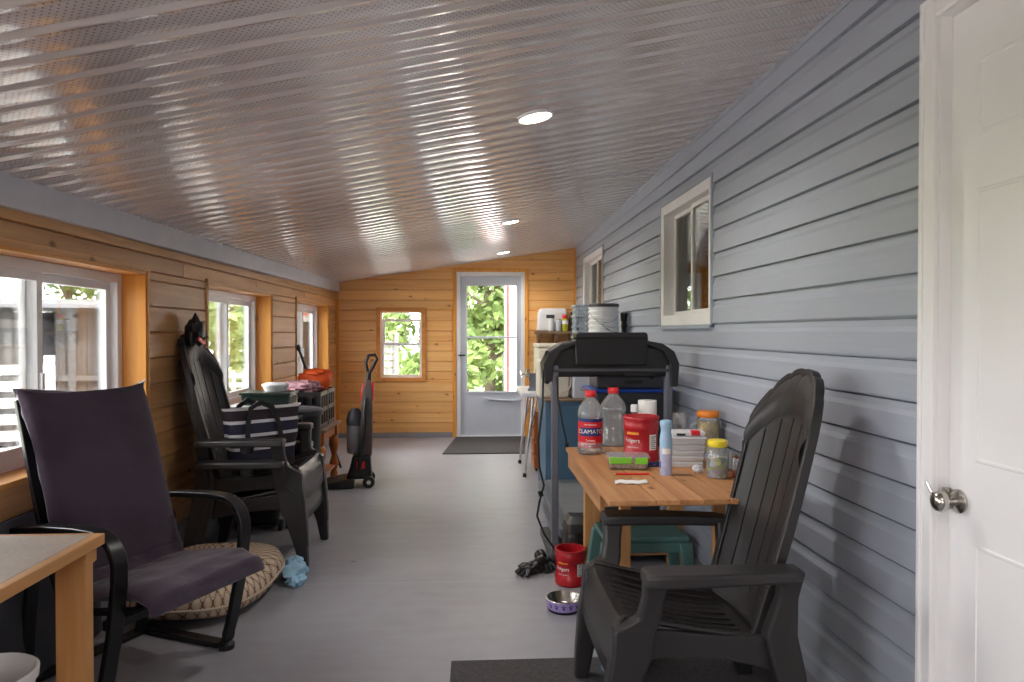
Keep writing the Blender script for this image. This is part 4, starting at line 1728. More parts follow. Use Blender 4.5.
t_ = thing('tray', 'pale teal shallow tray on the small dark stand', 'tray', (-1.42, 4.86, .72))
b = MB()
b.loft([((0, 0, 0), .18, .11), ((0, 0, .085), .21, .13)])
b.obj('body', 'tray_teal', t_, bevel=.012)
b = MB()
b.rings([[(-.215, -.135, .08), (.215, -.135, .08), (.215, .135, .08), (-.215, .135, .08)], [(-.215, -.135, .094), (.215, -.135, .094), (.215, .135, .094), (-.215, .135, .094)]])
b.obj('rim', 'white_plastic', t_, bevel=.003)
t_ = thing('storage_tray', 'dark green lidded tray on top of the pale teal tray', 'tray', (-1.395, 4.90, .815))
b = MB()
b.loft([((0, 0, 0), .155, .10), ((0, 0, .07), .165, .11)])
b.obj('body', 'dark_green', t_, bevel=.012)
b = MB()
b.box(-.172, .172, -.117, .117, .068, .086)
b.obj('lid', 'dark_green', t_, bevel=.006)
t_ = thing('dish', 'white oval lidded dish on top of the dark green tray', 'dish', (-1.36, 4.92, .902))
b = MB()
b.lathe([(.07, 0), (.085, .03), (.088, .036)], n=28, sy=.8)
b.obj('bowl', 'white_plastic', t_, smooth=True)
b = MB()
b.lathe([(.092, .036), (.092, .046), (.07, .058), (.0, .062)], n=28, sy=.8)
b.obj('lid', 'white_plastic', t_, smooth=True)

t_ = thing('trash_can', 'round black lidded trash can behind the striped tote', 'trash can', (-1.265, 5.24, 0))
b = MB()
b.lathe([(.125, 0), (.145, .68), (.145, .70)], n=32)
b.obj('body', 'dark_plastic', t_, smooth=True)
b = MB()
b.lathe([(.157, .70), (.160, .735), (.150, .745), (.13, .752), (.125, .748), (.05, .762), (.0, .765)], n=32)
b.obj('lid', 'charcoal', t_, smooth=True)
b = MB()
b.box(.06, .16, -.135, .0, .25, .62)

# side table with turned legs and its load
t_ = thing('side_table', 'orange stained side table with turned legs and lower shelf', 'table', (-1.425, 6.10, 0))
b = MB()
b.box(-.25, .23, -.32, .34, .485, .51)
b.obj('top', 'shelf_wood', t_, bevel=.004)
b = MB()
b.box(-.22, .19, -.29, -.27, .40, .485)
b.box(-.22, .19, .29, .31, .40, .485)
b.box(.17, .19, -.27, .29, .40, .485)
b.box(-.24, -.22, -.27, .29, .40, .485)
b.obj('apron', 'side_wood', t_)
for x in (-.22, .175):
    for y in (-.27, .29):
        b = MB()
        b.lathe([(.03, 0), (.034, .04), (.024, .07), (.036, .10), (.042, .13), (.03, .17), (.022, .2), (.034, .25), (.046, .30), (.044, .34), (.026, .37), (.036, .39), (.036, .40)], (x, y, 0), 18)
        b.box(x - .036, x + .036, y - .036, y + .036, .395, .485)
        b.obj('leg', 'side_wood', t_, smooth=True, auto=30)
b = MB()
b.box(-.23, .19, -.28, .30, .10, .12)
b.obj('shelf', 'side_wood', t_, bevel=.004)


def crate(loc, label, h=.30):
    t_ = thing('crate', label, 'crate', loc, 0, 'black crates on the side table')
    b = MB()
    b.box(-.15, .15, -.13, .13, 0, .012)
    for s in (-1, 1):
        for k in range(5):
            x = -.14 + k * .07
            b.box(x - .014, x + .014, s * .13 - .006, s * .13 + .006, 0, h)
        for k in range(4):
            y = -.12 + k * .08
            b.box(s * .15 - .006, s * .15 + .006, y - .014, y + .014, 0, h)
        for z in (.0, h * .45, h - .03):
            b.box(-.156, .156, s * .13 - .008, s * .13 + .008, z, z + .035)
            b.box(s * .15 - .008, s * .15 + .008, -.136, .136, z, z + .035)
    b.obj('body', 'dark_plastic', t_)
    b = MB()
    b.box(-.135, .135, -.115, .115, .014, h - .05)
    b.obj('liner', 'black_lacquer', t_)
    return t_


crate((-1.40, 5.95, .511), 'black slatted crate at the near end of the side table, under the pink cloth')
crate((-1.40, 6.25, .511), 'black slatted crate at the far end of the side table, under the orange bag')
b = MB()
b.box(-.055, .055, -.04, .04, 0, .09)
tag(b.obj('carton', 'cream_plastic', loc=(-1.53, 5.83, .785), bevel=.004), 'small cream carton beside the pink cloth', 'box') if False else None
t_ = thing('carton', 'small cream carton standing on the side table before the black crates', 'box', (-1.50, 5.795, .511))
b = MB()
b.box(-.07, .07, -.015, .02, 0, .27)
b.obj('body', 'cream_plastic', t_, bevel=.003)
b = MB()
b.box(-.07, .07, -.016, .021, .27, .285)
b.obj('flap', 'cream_plastic', t_, bevel=.003)
b = MB()
b.blob((0, 0, .05), (.16, .12, .055), 26, 14, .5, 2.4, 4.0)
b.blob((.06, -.03, .06), (.08, .07, .05), 18, 10, .5, 3.0, 8.0)
tag(b.obj('cloth_bundle', 'pink_cloth', smooth=True, loc=(-1.425, 5.93, .798)), 'crumpled dusty pink cloth heaped on the near black crate', 'cloth')
t_ = thing('shopping_bag', 'bright orange cloth bag slumped on the far black crate', 'bag', (-1.385, 6.24, .795))
b = MB()
rr = []
for i in range(12):
    v = i / 11
    ring = []
    for j in range(30):
        a = 2 * PI * j / 30
        k = 1 + .16 * noise.noise(Vector((math.cos(a) * 1.6, math.sin(a) * 1.6, v * 2.5)))
        rx, ry = .115 + .035 * math.sin(v * PI * .8), .10
        if v > .85:
            rx *= .92
            ry *= .9
        ring.append((rx * math.cos(a) * k, ry * math.sin(a) * k, (.17 * v + .02 * math.cos(a) * v)))
    rr.append(ring)
b.rings(rr)
b.obj('body', 'orange', t_, smooth=True)
b = MB()
b.blob((.02, -.06, .165), (.10, .07, .035), 20, 10, .45, 2.6, 11.0)
b.obj('flap', 'orange', t_, smooth=True)

b = MB()
b.tube([(-1.64, 6.72, 1.15), (-1.45, 6.72, .60), (-1.25, 6.72, .02)], .012, 10)
b.blob((-1.642, 6.72, 1.16), (.02, .02, .035), 10, 6)
tag(b.obj('broom_handle', 'dark_plastic', smooth=True), 'thin black pole leaning beside the third side window', 'pole')

# ------------------------------------------------------------------ upright vacuum cleaner
t_ = thing('vacuum_cleaner', 'black upright vacuum cleaner with red collar and loop handle', 'vacuum cleaner', (-.965, 6.03, 0), R(187))
# local x: forward (nozzle), turned towards the room
b = MB()
b.loft([((.04, 0, .045), .145, .042), ((.15, 0, .04), .155, .034), ((.27, 0, .03), .15, .022), ((.31, 0, .025), .13, .014)], 'yz')
b.obj('nozzle', 'dark_plastic', t_, bevel=.015, seg=3)
b = MB()
b.loft([((0, 0, .07), .11, .10), ((-.01, 0, .16), .09, .10), ((-.02, 0, .27), .075, .105)])
b.obj('motor_housing', 'black_lacquer', t_, bevel=.02, seg=3)
b = MB()
b.lathe([(.062, .28), (.07, .30), (.07, .50), (.062, .52)], (.035, 0, 0), 24)
b.obj('dust_canister', 'dirt_fill', t_, smooth=True)
b = MB()
b.lathe([(.073, .52), (.075, .56), (.06, .62), (.03, .66), (.0, .665)], (.035, 0, 0), 24)
b.obj('canister_lid', 'charcoal', t_, smooth=True)
b = MB()
b.loft([((-.055, 0, .26), .05, .085), ((-.06, 0, .45), .05, .09), ((-.065, 0, .70), .045, .08), ((-.07, 0, .83), .04, .06), ((-.075, 0, .90), .025, .035)])
b.obj('spine', 'bag_grey', t_, bevel=.015, seg=3)
b = MB()
b.loft([((-.065, .0, .72), .052, .05), ((-.07, 0, .80), .055, .055), ((-.078, 0, .88), .045, .04)])
b.obj('collar', 'bright_red', t_, bevel=.012, seg=3)
b = MB()
b.tube([(-.075, 0, .85), (-.08, 0, .96)], .022, 12)
b.tube([(-.08, 0, .95), (-.12, 0, 1.02), (-.15, 0, 1.08), (-.13, 0, 1.115), (-.08, 0, 1.11), (-.055, 0, 1.05), (-.07, 0, .97)], .014, 10)
b.obj('handle', 'black_lacquer', t_, smooth=True)
b = MB()
b.tube([(.0, .10, .15), (-.02, .115, .30), (-.04, .11, .50), (-.05, .10, .68), (-.06, .06, .75)], .018, 10)
b.obj('hose', 'dark_plastic', t_, smooth=True)
b = MB()
b.box(-.05, .02, .088, .108, .16, .22)
b.obj('latch', 'bright_red', t_, bevel=.004)
for s in (-1, 1):
    b = MB()
    b.cyl((-.08, s * .10, .05), (-.08, s * .135, .05), .05, n=20)
    w_ = b.obj('wheel', 'dark_plastic', t_, smooth=True, auto=30)
    b = MB()
    b.cyl((-.08, s * .13, .05), (-.08, s * .138, .05), .018, n=14)
    b.obj('hub', 'steel', w_)

# ------------------------------------------------------------------ pine table with its load
TX0, TX1, TY0, TY1, TZ = .50, 1.15, 2.535, 3.74, .69
t_ = thing('pine_table', 'rough pine plank table against the siding, loaded with jars and bottles', 'table', ((TX0 + TX1) / 2, (TY0 + TY1) / 2, 0))
ox, oy = (TX0 + TX1) / 2, (TY0 + TY1) / 2
b = MB()
x = TX0
for wd_ in (.178, .092, .09, .096, .10, .094):
    b.box(x - ox, x + wd_ - .003 - ox, TY0 - oy + rnd.uniform(-.003, .003), TY1 - oy, TZ - .018, TZ)
    x += wd_
b.obj('tabletop', 'table_wood', t_, bevel=.002)
b = MB()
b.box(TX0 + .012 - ox, TX0 + .032 - ox, TY0 + .25 - oy, TY1 - .01 - oy, .585, TZ - .018)
b.obj('side_apron', 'table_wood', t_, bevel=.002)
b = MB()
b.box(TX1 - .04 - ox, TX1 - .02 - ox, TY0 + .25 - oy, TY1 - .01 - oy, .585, TZ - .018)
b.obj('side_apron', 'table_wood', t_, bevel=.002)
b = MB()
b.box(TX0 + .032 - ox, TX1 - .04 - ox, TY0 + .25 - oy, TY0 + .27 - oy, .605, TZ - .018)
b.obj('cross_apron', 'table_wood_x', t_, bevel=.002)
b = MB()
b.box(TX0 + .032 - ox, TX1 - .04 - ox, TY1 - .03 - oy, TY1 - .01 - oy, .585, TZ - .018)
b.obj('cross_apron', 'table_wood_x', t_, bevel=.002)
for (lx, ly, wx, wy) in ((.65, 3.05, .05, .038), (1.075, 3.05, .05, .038), (.59, 3.66, .085, .038), (1.04, 3.66, .085, .038)):
    b = MB()
    b.box(lx - ox, lx + wx - ox, ly - oy, ly + wy - oy, 0, TZ - .018)
    b.obj('leg', 'table_wood_z', t_, bevel=.006)
b = MB()
b.box(.66 - ox, 1.05 - ox, 3.665 - oy, 3.685 - oy, .12, .175)
b.obj('stretcher', 'table_wood_x', t_, bevel=.003)


def dpt(px, py, z=TZ):
    """point of a horizontal surface that the photograph shows at a pixel"""
    d = fw + rt * ((px - 512) / F_PX) - up * ((py - 341) / F_PX)
    k = (z - 1.31) / d.z
    return (d.x * k, d.y * k, z)


def face(loc):
    return math.atan2(-loc[1], -loc[0])


# juice bottles
def bottle(loc, label, lab=True):
    t_ = thing('juice_bottle', label, 'bottle', loc, 0, 'big juice bottles on the pine table')
    b = MB()
    b.lathe([(.045, 0), (.052, .006), (.054, .02), (.054, .05), (.051, .056), (.051, .16), (.054, .166), (.054, .18), (.048, .205), (.034, .228), (.022, .243), (.020, .252), (.020, .27)], n=32)
    b.obj('body', 'clear', t_, smooth=True)
    b = MB()
    b.lathe([(.0225, .252), (.0235, .254), (.0235, .276), (.021, .279), (.0, .2795)], n=24)
    b.obj('cap', 'bright_red', t_, smooth=True)
    return t_


p = dpt(592, 455)
p = (p[0], p[1] + .05, TZ)
t_ = bottle((p[0], p[1], p[2]), 'big juice bottle with red label and red cap at the table corner')
t_.scale = (1.2, 1.2, 1.15)
fa = face(p)
label_patch(.0525, fa - 1.5, fa + 1.5, .03, .155, 'label_red', t_, 'label')
label_patch(.0530, fa - 1.5, fa + 1.5, .145, .160, 'label_blue', t_, 'label_band')
label_patch(.0531, fa - .95, fa + .95, .083, .121, 'label_blue', t_, 'label_plate')
wrap_letters('CLAMATO', .0255, .0537, fa, .1025, 'label_white', t_)
wrap_letters('THE ORIGINAL', .0085, .0537, fa, .133, 'label_white', t_)
wrap_letters('Tomato\nCocktail', .013, .0537, fa, .058, 'label_white', t_)
p = dpt(617, 448)
p = (p[0], p[1] + .10, TZ)
t_ = bottle(p, 'clear unlabelled juice bottle with red cap, behind the red coffee tub')
t_.scale = (1.3, 1.3, 1.13)
p = dpt(632, 449)
t_ = thing('small_bottle', 'small clear bottle with white cap between juice bottle and paper roll', 'bottle', (p[0] + .0, p[1] - .06, TZ))
b = MB()
b.lathe([(.03, 0), (.034, .01), (.034, .15), (.026, .185), (.014, .20), (.014, .215)], n=24)
b.obj('body', 'clear', t_, smooth=True)
b = MB()
b.lathe([(.021, .205), (.021, .238), (.018, .242), (.0, .242)], n=20)
b.obj('cap', 'white_plastic', t_, smooth=True)

t_ = thing('paper_roll', 'white paper roll standing behind the red coffee tub', 'paper roll', (.92, 3.64, TZ))
b = MB()
b.lathe([(.018, .002), (.048, .0), (.049, .003), (.049, .257), (.048, .26), (.018, .258)], n=30)
b.obj('sheet', 'paper', t_, smooth=True)
b = MB()
b.lathe([(.017, 0), (.0185, 0), (.0185, .2605), (.017, .2605)], n=20)
b.obj('core', 'cream_plastic', t_, smooth=True)


def coffee(loc, label, h, lid):
    t_ = thing('coffee_tub', label, 'tub', loc, 0, 'red plastic coffee tubs')
    r_ = .078
    b = MB()
    b.lathe([(.070, 0), (r_, .008), (r_, .05), (r_ - .004, .056), (r_ - .004, h - .055), (r_, h - .05), (r_, h - .012), (r_ - .003, h - .008), (r_ - .003, h)] + ([] if lid else [(r_ - .006, h), (r_ - .006, .012), (0.0, .01)]), n=36)
    b.obj('body', 'red_plastic', t_, smooth=True)
    b = MB()
    if lid:
        b.lathe([(r_ + .002, h - .004), (r_ + .004, h + .004), (r_ + .002, h + .012), (r_ - .006, h + .014), (r_ - .01, h + .010), (0, h + .009)], n=36)
        b.obj('lid', 'red_plastic', t_, smooth=True)
    else:
        b.lathe([(r_ - .002, h - .004), (r_ + .003, h - .003), (r_ + .003, h + .005), (r_ - .006, h + .005)], n=36, cap=False)
        b.obj('rim', 'red_plastic', t_, smooth=True)
    fa = face(loc) - .55
    label_patch(r_ - .003, fa - .42, fa + .42, h * .66, h * .80, 'label_orange', t_, 'sun_emblem')
    wrap_letters('Folgers', .026, r_ - .0018, fa, h * .52, 'label_white', t_)
    wrap_letters('CLASSIC ROAST', .0085, r_ - .0018, fa, h * .36, 'label_white', t_)
    fb = fa + 1.35
    label_patch(r_ - .003, fb - .28, fb + .28, h * .30, h * .66, 'label_white', t_, 'facts_panel')
    b = MB()
    vs = []
    for k in range(7):
        z = h * (.33 + .045 * k)
        b.grid(lambda u, v: ((r_ - .0022) * math.cos(fb - .22 + (.44 - .06 * (k % 3)) * u), (r_ - .0022) * math.sin(fb - .22 + (.44 - .06 * (k % 3)) * u), z + .003 * v), 6, 1)
    b.obj('facts_print', 'charcoal', t_)
    return t_


p = dpt(640, 463)
coffee((p[0] + .02, p[1] + .065, TZ), 'red coffee tub with lid on the pine table', .19, True).scale = (1.07, 1.07, 1.07)
p = dpt(570, 588, 0)
coffee((p[0] + .01, p[1] + .07, 0), 'open red coffee tub on the floor by the treadmill post', .18, False)

# snap-lid food box
p = dpt(629, 470)
t_ = thing('food_container', 'clear food box with lime green clips and dry food, front of table', 'container', (p[0] + .005, p[1] + .055, TZ), R(-8))
b = MB()
b.loft([((0, 0, .001), .082, .052), ((0, 0, .052), .092, .062)])
b.obj('body', 'clear', t_, bevel=.008)
b = MB()
b.loft([((0, 0, .003), .078, .048), ((0, 0, .03), .084, .054)])
b.obj('contents', 'mixed_food', t_, bevel=.006)
b = MB()
b.box(-.096, .096, -.066, .066, .052, .062)
b.obj('lid', 'clear', t_, bevel=.004)
for (x0, x1) in ((-.085, .012), (.03, .085)):
    b = MB()
    b.box(x0, x1, -.0745, -.066, .030, .058)
    b.obj('clip', 'green_lid', t_, bevel=.003)
b = MB()
b.box(-.0, .0, 0, 0, 0, 0) if False else None

p = dpt(633, 475)
t_ = thing('pencil', 'red pencil lying in front of the food box', 'pencil', (p[0], p[1], TZ + .0048), R(-4))
b = MB()
b.cyl((-.075, 0, 0), (.07, 0, 0), .0045, n=6)
b.obj('barrel', 'bright_red', t_)
b = MB()
b.cyl((-.09, 0, 0), (-.075, 0, 0), .0008, .0045, n=6)
b.obj('tip', 'yellow_fill', t_)

p = dpt(630, 483)
b = MB()
b.grid(lambda u, v: (-.068 + .136 * u + .01 * v, -.03 + .055 * v + .006 * math.sin(u * 7), .003 + .003 * math.sin(u * 9 + v * 3) ** 2), 16, 6)
tag(b.obj('napkin', 'paper', smooth=True, solid=.004, loc=(p[0], p[1], TZ + .001)), 'folded white napkin near the front edge of the pine table', 'napkin')

# light blue spray can
p = dpt(667.5, 476)
t_ = thing('spray_can', 'light blue air freshener can with lilac label on the table', 'spray can', (p[0], p[1] + .025, TZ))
b = MB()
b.lathe([(.025, 0), (.027, .004), (.027, .158), (.0245, .165)], n=28)
b.obj('body', 'lilac_can', t_, smooth=True)
b = MB()
b.lathe([(.0272, .12), (.0275, .15), (.026, .165), (.0225, .185), (.0225, .20), (.026, .214), (.027, .226), (.024, .236), (.012, .240), (.0, .2405)], n=28)
b.obj('cap', 'pale_blue', t_, smooth=True)
fa = face(p)
label_patch(.0273, fa - 1.2, fa - .9, .03, .06, 'label_blue', t_, 'label_mark')
label_patch(.0273, fa - .6, fa + .8, .095, .118, 'label_white', t_, 'label_patch')

t_ = thing('pen_case', 'small navy case lying between the coffee tub and the spray can', 'case', (dpt(655, 468)[0], dpt(655, 468)[1] + .03, TZ), R(5))
b = MB()
b.box(-.03, .03, -.012, .012, 0, .022)
b.obj('body', 'label_blue', t_, bevel=.005)
b = MB()
b.box(-.004, .004, -.0135, -.012, .008, .016)
b.obj('clasp', 'steel', t_)

# stacked frosted tub
p = dpt(690, 468)
t_ = thing('plastic_tub', 'frosted square tub with ridged sides behind the spray can', 'tub', (p[0] + .0, p[1] + .075, TZ), R(-6))
b = MB()
for k in range(5):
    z = .026 * k
    b.loft([((0, 0, z), .066 + .002 * k, .06), ((0, 0, z + .02), .072 + .002 * k, .064), ((0, 0, z + .025), .068 + .002 * k, .061)])
b.obj('body', 'haze_plastic', t_, bevel=.004)
b = MB()
b.box(-.085, .085, -.072, .072, .128, .14)
b.obj('lid', 'haze_plastic', t_, bevel=.005)
t_ = thing('tray', 'white tray with red knob lying on the frosted tub', 'tray', (p[0] + .005, p[1] + .07, TZ + .141), R(-6))
b = MB()
b.loft([((0, 0, 0), .07, .045), ((0, 0, .02), .078, .052)])
b.obj('body', 'white_plastic', t_, bevel=.005)
b = MB()
b.box(.012, .052, -.056, -.02, .004, .026)
b.obj('knob', 'bright_red', t_, bevel=.004)
b = MB()
b.box(-.055, -.015, -.0535, -.05, .004, .014)
b.obj('slot', 'dark_plastic', t_)

# jar with orange lid
p = dpt(706, 452)
t_ = thing('jar', 'glass jar of yellow snacks with orange lid by the siding', 'jar', (p[0] + .01, p[1] - .0, TZ), 0, 'jars on the pine table')
b = MB()
b.lathe([(.045, 0), (.052, .008), (.052, .14), (.044, .152), (.044, .156)], n=30)
b.obj('body', 'clear', t_, smooth=True)
b = MB()
b.lathe([(.046, .003), (.049, .01), (.049, .125), (.045, .13)], n=24)
b.obj('contents', 'yellow_fill', t_, smooth=True)
b = MB()
b.lathe([(.048, .152), (.05, .156), (.05, .172), (.046, .178), (.0, .179)], n=30)
b.obj('lid', 'orange_lid', t_, smooth=True)
b = MB()
b.tube([(-.05, -.01, .13), (-.085, -.02, .12), (-.09, -.02, .07), (-.055, -.01, .04)], .006, 8)
b.obj('grip', 'clear', t_, smooth=True)

t_.scale = (1.12, 1.12, 1.2)
# jar with yellow lid and printed flowers
p = dpt(718, 479)
t_ = thing('jar', 'jar with yellow lid and printed flowers at the table front', 'jar', (p[0] + .01, p[1] + .035, TZ), 0, 'jars on the pine table')
b = MB()
b.lathe([(.036, 0), (.041, .006), (.041, .10), (.033, .118), (.031, .125)], n=30)
b.obj('body', 'clear', t_, smooth=True)
b = MB()
b.lathe([(.036, .003), (.0395, .008), (.0395, .072), (.036, .08)], n=26)
b.obj('flower_print', 'floral', t_, smooth=True)
b = MB()
b.lathe([(.034, .118), (.036, .121), (.036, .139), (.033, .143), (.0, .143)], n=30)
b.obj('lid', 'yellow_lid', t_, smooth=True)
t_.scale = (1.15, 1.15, 1.12)
p = dpt(698, 473)
t_ = thing('crumpled_wrap', 'crumpled clear wrap beside the flowered jar', 'wrap', (p[0], p[1] + .01, TZ))
b = MB()
b.blob((0, 0, .018), (.024, .02, .018), 12, 8, .8, 4, 6)
b.obj('wrap', 'haze_plastic', t_)

p = dpt(738, 474)
t_ = thing('spice_jar', 'small glass jar with silver lid beside the chair back', 'jar', (p[0] + .005, p[1] + .02, TZ), 0, 'jars on the pine table')
b = MB()
b.lathe([(.022, 0), (.026, .005), (.026, .062), (.021, .07), (.021, .074)], n=26)
b.obj('body', 'clear', t_, smooth=True)
b = MB()
b.lathe([(.023, .068), (.0245, .07), (.0245, .084), (.022, .086), (.0, .086)], n=26)
b.obj('lid', 'steel', t_, smooth=True)
b = MB()
b.blob((0, 0, .02), (.027, .022, .02), 16, 10, .2, 2, 3)
p = dpt(727, 478)
tag(b.obj('potato', 'brown', smooth=True, loc=(p[0] + .005, p[1] - .0, TZ)), 'small brown potato between the flowered jar and the silver-lidded jar', 'potato')
p = dpt(743, 478)
b = MB()
b.loft([((0, 0, 0), .03, .022), ((0, 0, .014), .034, .026), ((.004, 0, .026), .02, .016)])
tag(b.obj('red_lid', 'bright_red', loc=(p[0], p[1] + .02, TZ), bevel=.004), 'red plastic lid lying by the chair back', 'lid')
p = dpt(752, 466)
t_ = thing('small_box', 'small upright black box behind the silver-lidded jar', 'box', (p[0] + .0, p[1] + .02, TZ), R(8))
b = MB()
b.box(-.03, .03, -.025, .025, 0, .115)
b.obj('body', 'dark_plastic', t_, bevel=.005)
b = MB()
b.box(-.024, .024, -.027, -.024, .01, .10)
b.obj('grille', 'charcoal', t_, bevel=.002)
# clear goblet shapes behind the spray can
p = dpt(678, 449)
t_ = thing('drinking_glass', 'clear stemmed glass behind the spray can', 'glass', (p[0], p[1] - .03, TZ))
b = MB()
b.lathe([(.032, 0), (.03, .003), (.006, .008), (.005, .09), (.02, .105), (.036, .14), (.037, .17), (.033, .195)], n=26, cap=False)
b.obj('bowl', 'clear', t_, smooth=True)

# ------------------------------------------------------------------ floor things on the right
t_ = thing('step_stool', 'teal plastic step stool on the floor under the pine table', 'stool', (.805, 3.32, 0))
t_.scale = (1.0, 1.0, .84)
b = MB()
b.box(-.20, .20, -.14, .14, .40, .43)
b.box(-.20, .20, -.14, -.12, .34, .40)
b.box(-.20, .20, .12, .14, .34, .40)
b.obj('seat', 'teal_plastic', t_, bevel=.012)
for sx in (-1, 1):
    for sy in (-1, 1):
        b = MB()
        b.loft([((sx * .225, sy * .155, 0), .028, .025), ((sx * .205, sy * .14, .2), .026, .022), ((sx * .18, sy * .125, .40), .03, .026)])
        b.obj('leg', 'teal_plastic', t_, bevel=.006)

p = dpt(563, 612, 0)
t_ = thing('dog_bowl', 'lilac dog bowl with steel inside on the floor', 'pet bowl', (p[0] + .008, p[1] + .035, 0))
b = MB()
b.lathe([(.072, .006), (.075, .012), (.085, .052), (.084, .057)], n=40, cap=False)
b.obj('shell', 'lilac', t_, smooth=True)
b = MB()
b.lathe([(.0, .008), (.05, .008), (.062, .016), (.077, .052), (.082, .058), (.085, .0575), (.0835, .054)], n=40, cap=False)
b.obj('steel_liner', 'steel', t_, smooth=True)
b = MB()
b.lathe([(.066, 0), (.073, .0), (.075, .010), (.070, .011)], n=40)
b.obj('base_ring', 'dark_plastic', t_, smooth=True)
fa = face(p)
for k in range(-2, 3):
    vs = []
    b = MB()
    cx = fa + k * .42
    for (du, dz, rr_) in ((0, 0, .0065), (-.009, .009, .003), (-.003, .012, .003), (.003, .012, .003), (.009, .009, .003)):
        b.add([((.0762 + (.03 + dz + rr_ * math.sin(a) - .012) * .25) * math.cos(cx + (du + rr_ * math.cos(a)) / .09),
                (.0762 + (.03 + dz + rr_ * math.sin(a) - .012) * .25) * math.sin(cx + (du + rr_ * math.cos(a)) / .09), .03 + dz + rr_ * math.sin(a)) for a in [2 * PI * q / 10 for q in range(10)]], [tuple(range(10))])
    b.obj('paw_mark', 'label_blue', t_)

t_ = thing('water_dish', 'pale blue plastic dish on the near mat behind the chair leg', 'dish', (.572, 2.66, 0.013))
b = MB()
b.lathe([(.06, 0), (.074, .015), (.082, .085), (.086, .09), (.079, .088), (.068, .02), (.0, .014)], n=30)
b.obj('body', 'pale_blue', t_, smooth=True)
b = MB()
b.lathe([(.064, 0.0), (.076, .0), (.076, .008), (.07, .012)], n=30)
b.obj('foot_ring', 'pale_blue', t_, smooth=True)

b = MB()
b.box(-.085, 1.22, 2.05, 2.76, .001, .012)
tag(b.obj('floor_mat', 'mat_dark', bevel=.004), 'dark grey carpet mat under the near resin chair', 'mat')
b = MB()
b.add([(-.325, 7.50, .001), (.56, 7.50, .001), (.66, 8.70, .001), (-.205, 8.70, .001), (-.325, 7.50, .011), (.56, 7.50, .011), (.66, 8.70, .011), (-.205, 8.70, .011)],
      [(0, 3, 2, 1), (4, 5, 6, 7), (0, 1, 5, 4), (1, 2, 6, 5), (2, 3, 7, 6), (3, 0, 4, 7)])
tag(b.obj('door_mat', 'mat_dark', bevel=.003), 'dark doormat on the floor before the glazed far door', 'mat')

for k, (gx, gy, rz_, lab) in enumerate(((.325, 3.78, 40, 'black work glove on the floor, nearer the open floor'), (.395, 3.86, 100, 'black work glove crumpled against the treadmill post'))):
    t_ = thing('work_glove', lab, 'glove', (gx, gy, 0), R(rz_), 'pair of black gloves')
    b = MB()
    b.blob((0, 0, .03), (.06, .045, .03), 18, 10, .35, 2.5, k * 3 + 1)
    for q in range(4):
        a = R(-30 + q * 22 + 180)
        b.tube([(math.cos(a) * .04, math.sin(a) * .035, .03), (math.cos(a) * .08, math.sin(a) * .06, .025 + .008 * (q % 2)), (math.cos(a) * .105, math.sin(a) * .075, .014)], [.016, .014, .010], 8)
    b.tube([(.0, .03, .035), (-.01, .065, .03), (-.03, .08, .016)], [.016, .014, .010], 8)
    b.obj('body', 'dark_plastic', t_, smooth=True)
    b = MB()
    b.lathe([(.032, 0), (.036, .03), (.034, .055)], (0, 0, 0), 16)
    c = b.obj('cuff', 'black_lacquer', t_, smooth=True)
    c.rotation_euler = (0, R(75), 0)
    c.location = (.03, 0, .034)

# ------------------------------------------------------------------ treadmill
t_ = thing('treadmill', 'grey and black treadmill with tall console seen from its front', 'treadmill', (.768, 3.95, 0))
t_.scale = (.96, 1, 1)
b = MB()
b.box(-.27, .35, .10, 1.45, .10, .16)
b.obj('deck', 'grey_metal', t_, bevel=.01)
b = MB()
b.box(-.20, .28, .14, 1.44, .161, .166)
b.obj('belt', 'grey_rubber', t_)
b = MB()
b.loft([((.04, -.02, .05), .31, .05), ((.04, .02, .10), .30, .08), ((.04, .08, .16), .29, .12), ((.04, .14, .20), .27, .10), ((.04, .20, .22), .24, .06)])
b.obj('motor_hood', 'dark_plastic', t_, bevel=.02, seg=3)
for s, x in ((-1, -.315), (1, .365)):
    b = MB()
    b.box(x - .02, x + .02, -.03, .03, 0, 1.12)
    b.obj('upright', 'grey_metal', t_, bevel=.006)
    b = MB()
    b.box(x - .03, x + .03, -.08, .55, 0, .05)
    b.obj('foot_rail', 'dark_plastic', t_, bevel=.008)
    b = MB()
    b.tube([(x, .02, 1.08), (x, .12, 1.12), (x, .30, 1.08), (x, .42, 1.00)], .02, 10)
    b.obj('grip', 'dark_plastic', t_, smooth=True)
b = MB()
cx = .025
# console silhouette: lower in the wings, raised in the middle
out = [(-.365, 1.055), (.395, 1.055), (.400, 1.12), (.375, 1.19), (.32, 1.225), (.20, 1.245), (-.16, 1.245), (-.26, 1.225), (-.335, 1.185), (-.368, 1.12)]
b.prism(out, 'y', -.02, .16)
b.obj('console', 'black_lacquer', t_, bevel=.018, seg=3)
b = MB()
b.prism([(-.375, 1.03), (-.335, 1.03), (-.325, 1.13), (-.285, 1.20), (-.20, 1.235), (-.19, 1.262), (-.28, 1.245), (-.35, 1.20), (-.385, 1.13)], 'y', -.05, .17)
b.obj('wing_rim', 'dark_plastic', t_, bevel=.006)
b = MB()
b.prism([(.41, 1.00), (.37, 1.0), (.362, 1.13), (.325, 1.20), (.23, 1.235), (.22, 1.262), (.32, 1.245), (.39, 1.20), (.42, 1.13)], 'y', -.05, .17)
b.obj('wing_rim', 'dark_plastic', t_, bevel=.006)
b = MB()
b.prism([(-.195, 1.12), (.225, 1.12), (.235, 1.27), (.225, 1.295), (-.195, 1.295), (-.205, 1.27)], 'y', -.045, .06)
b.obj('display_hood', 'black_lacquer', t_, bevel=.010, seg=3)
b = MB()
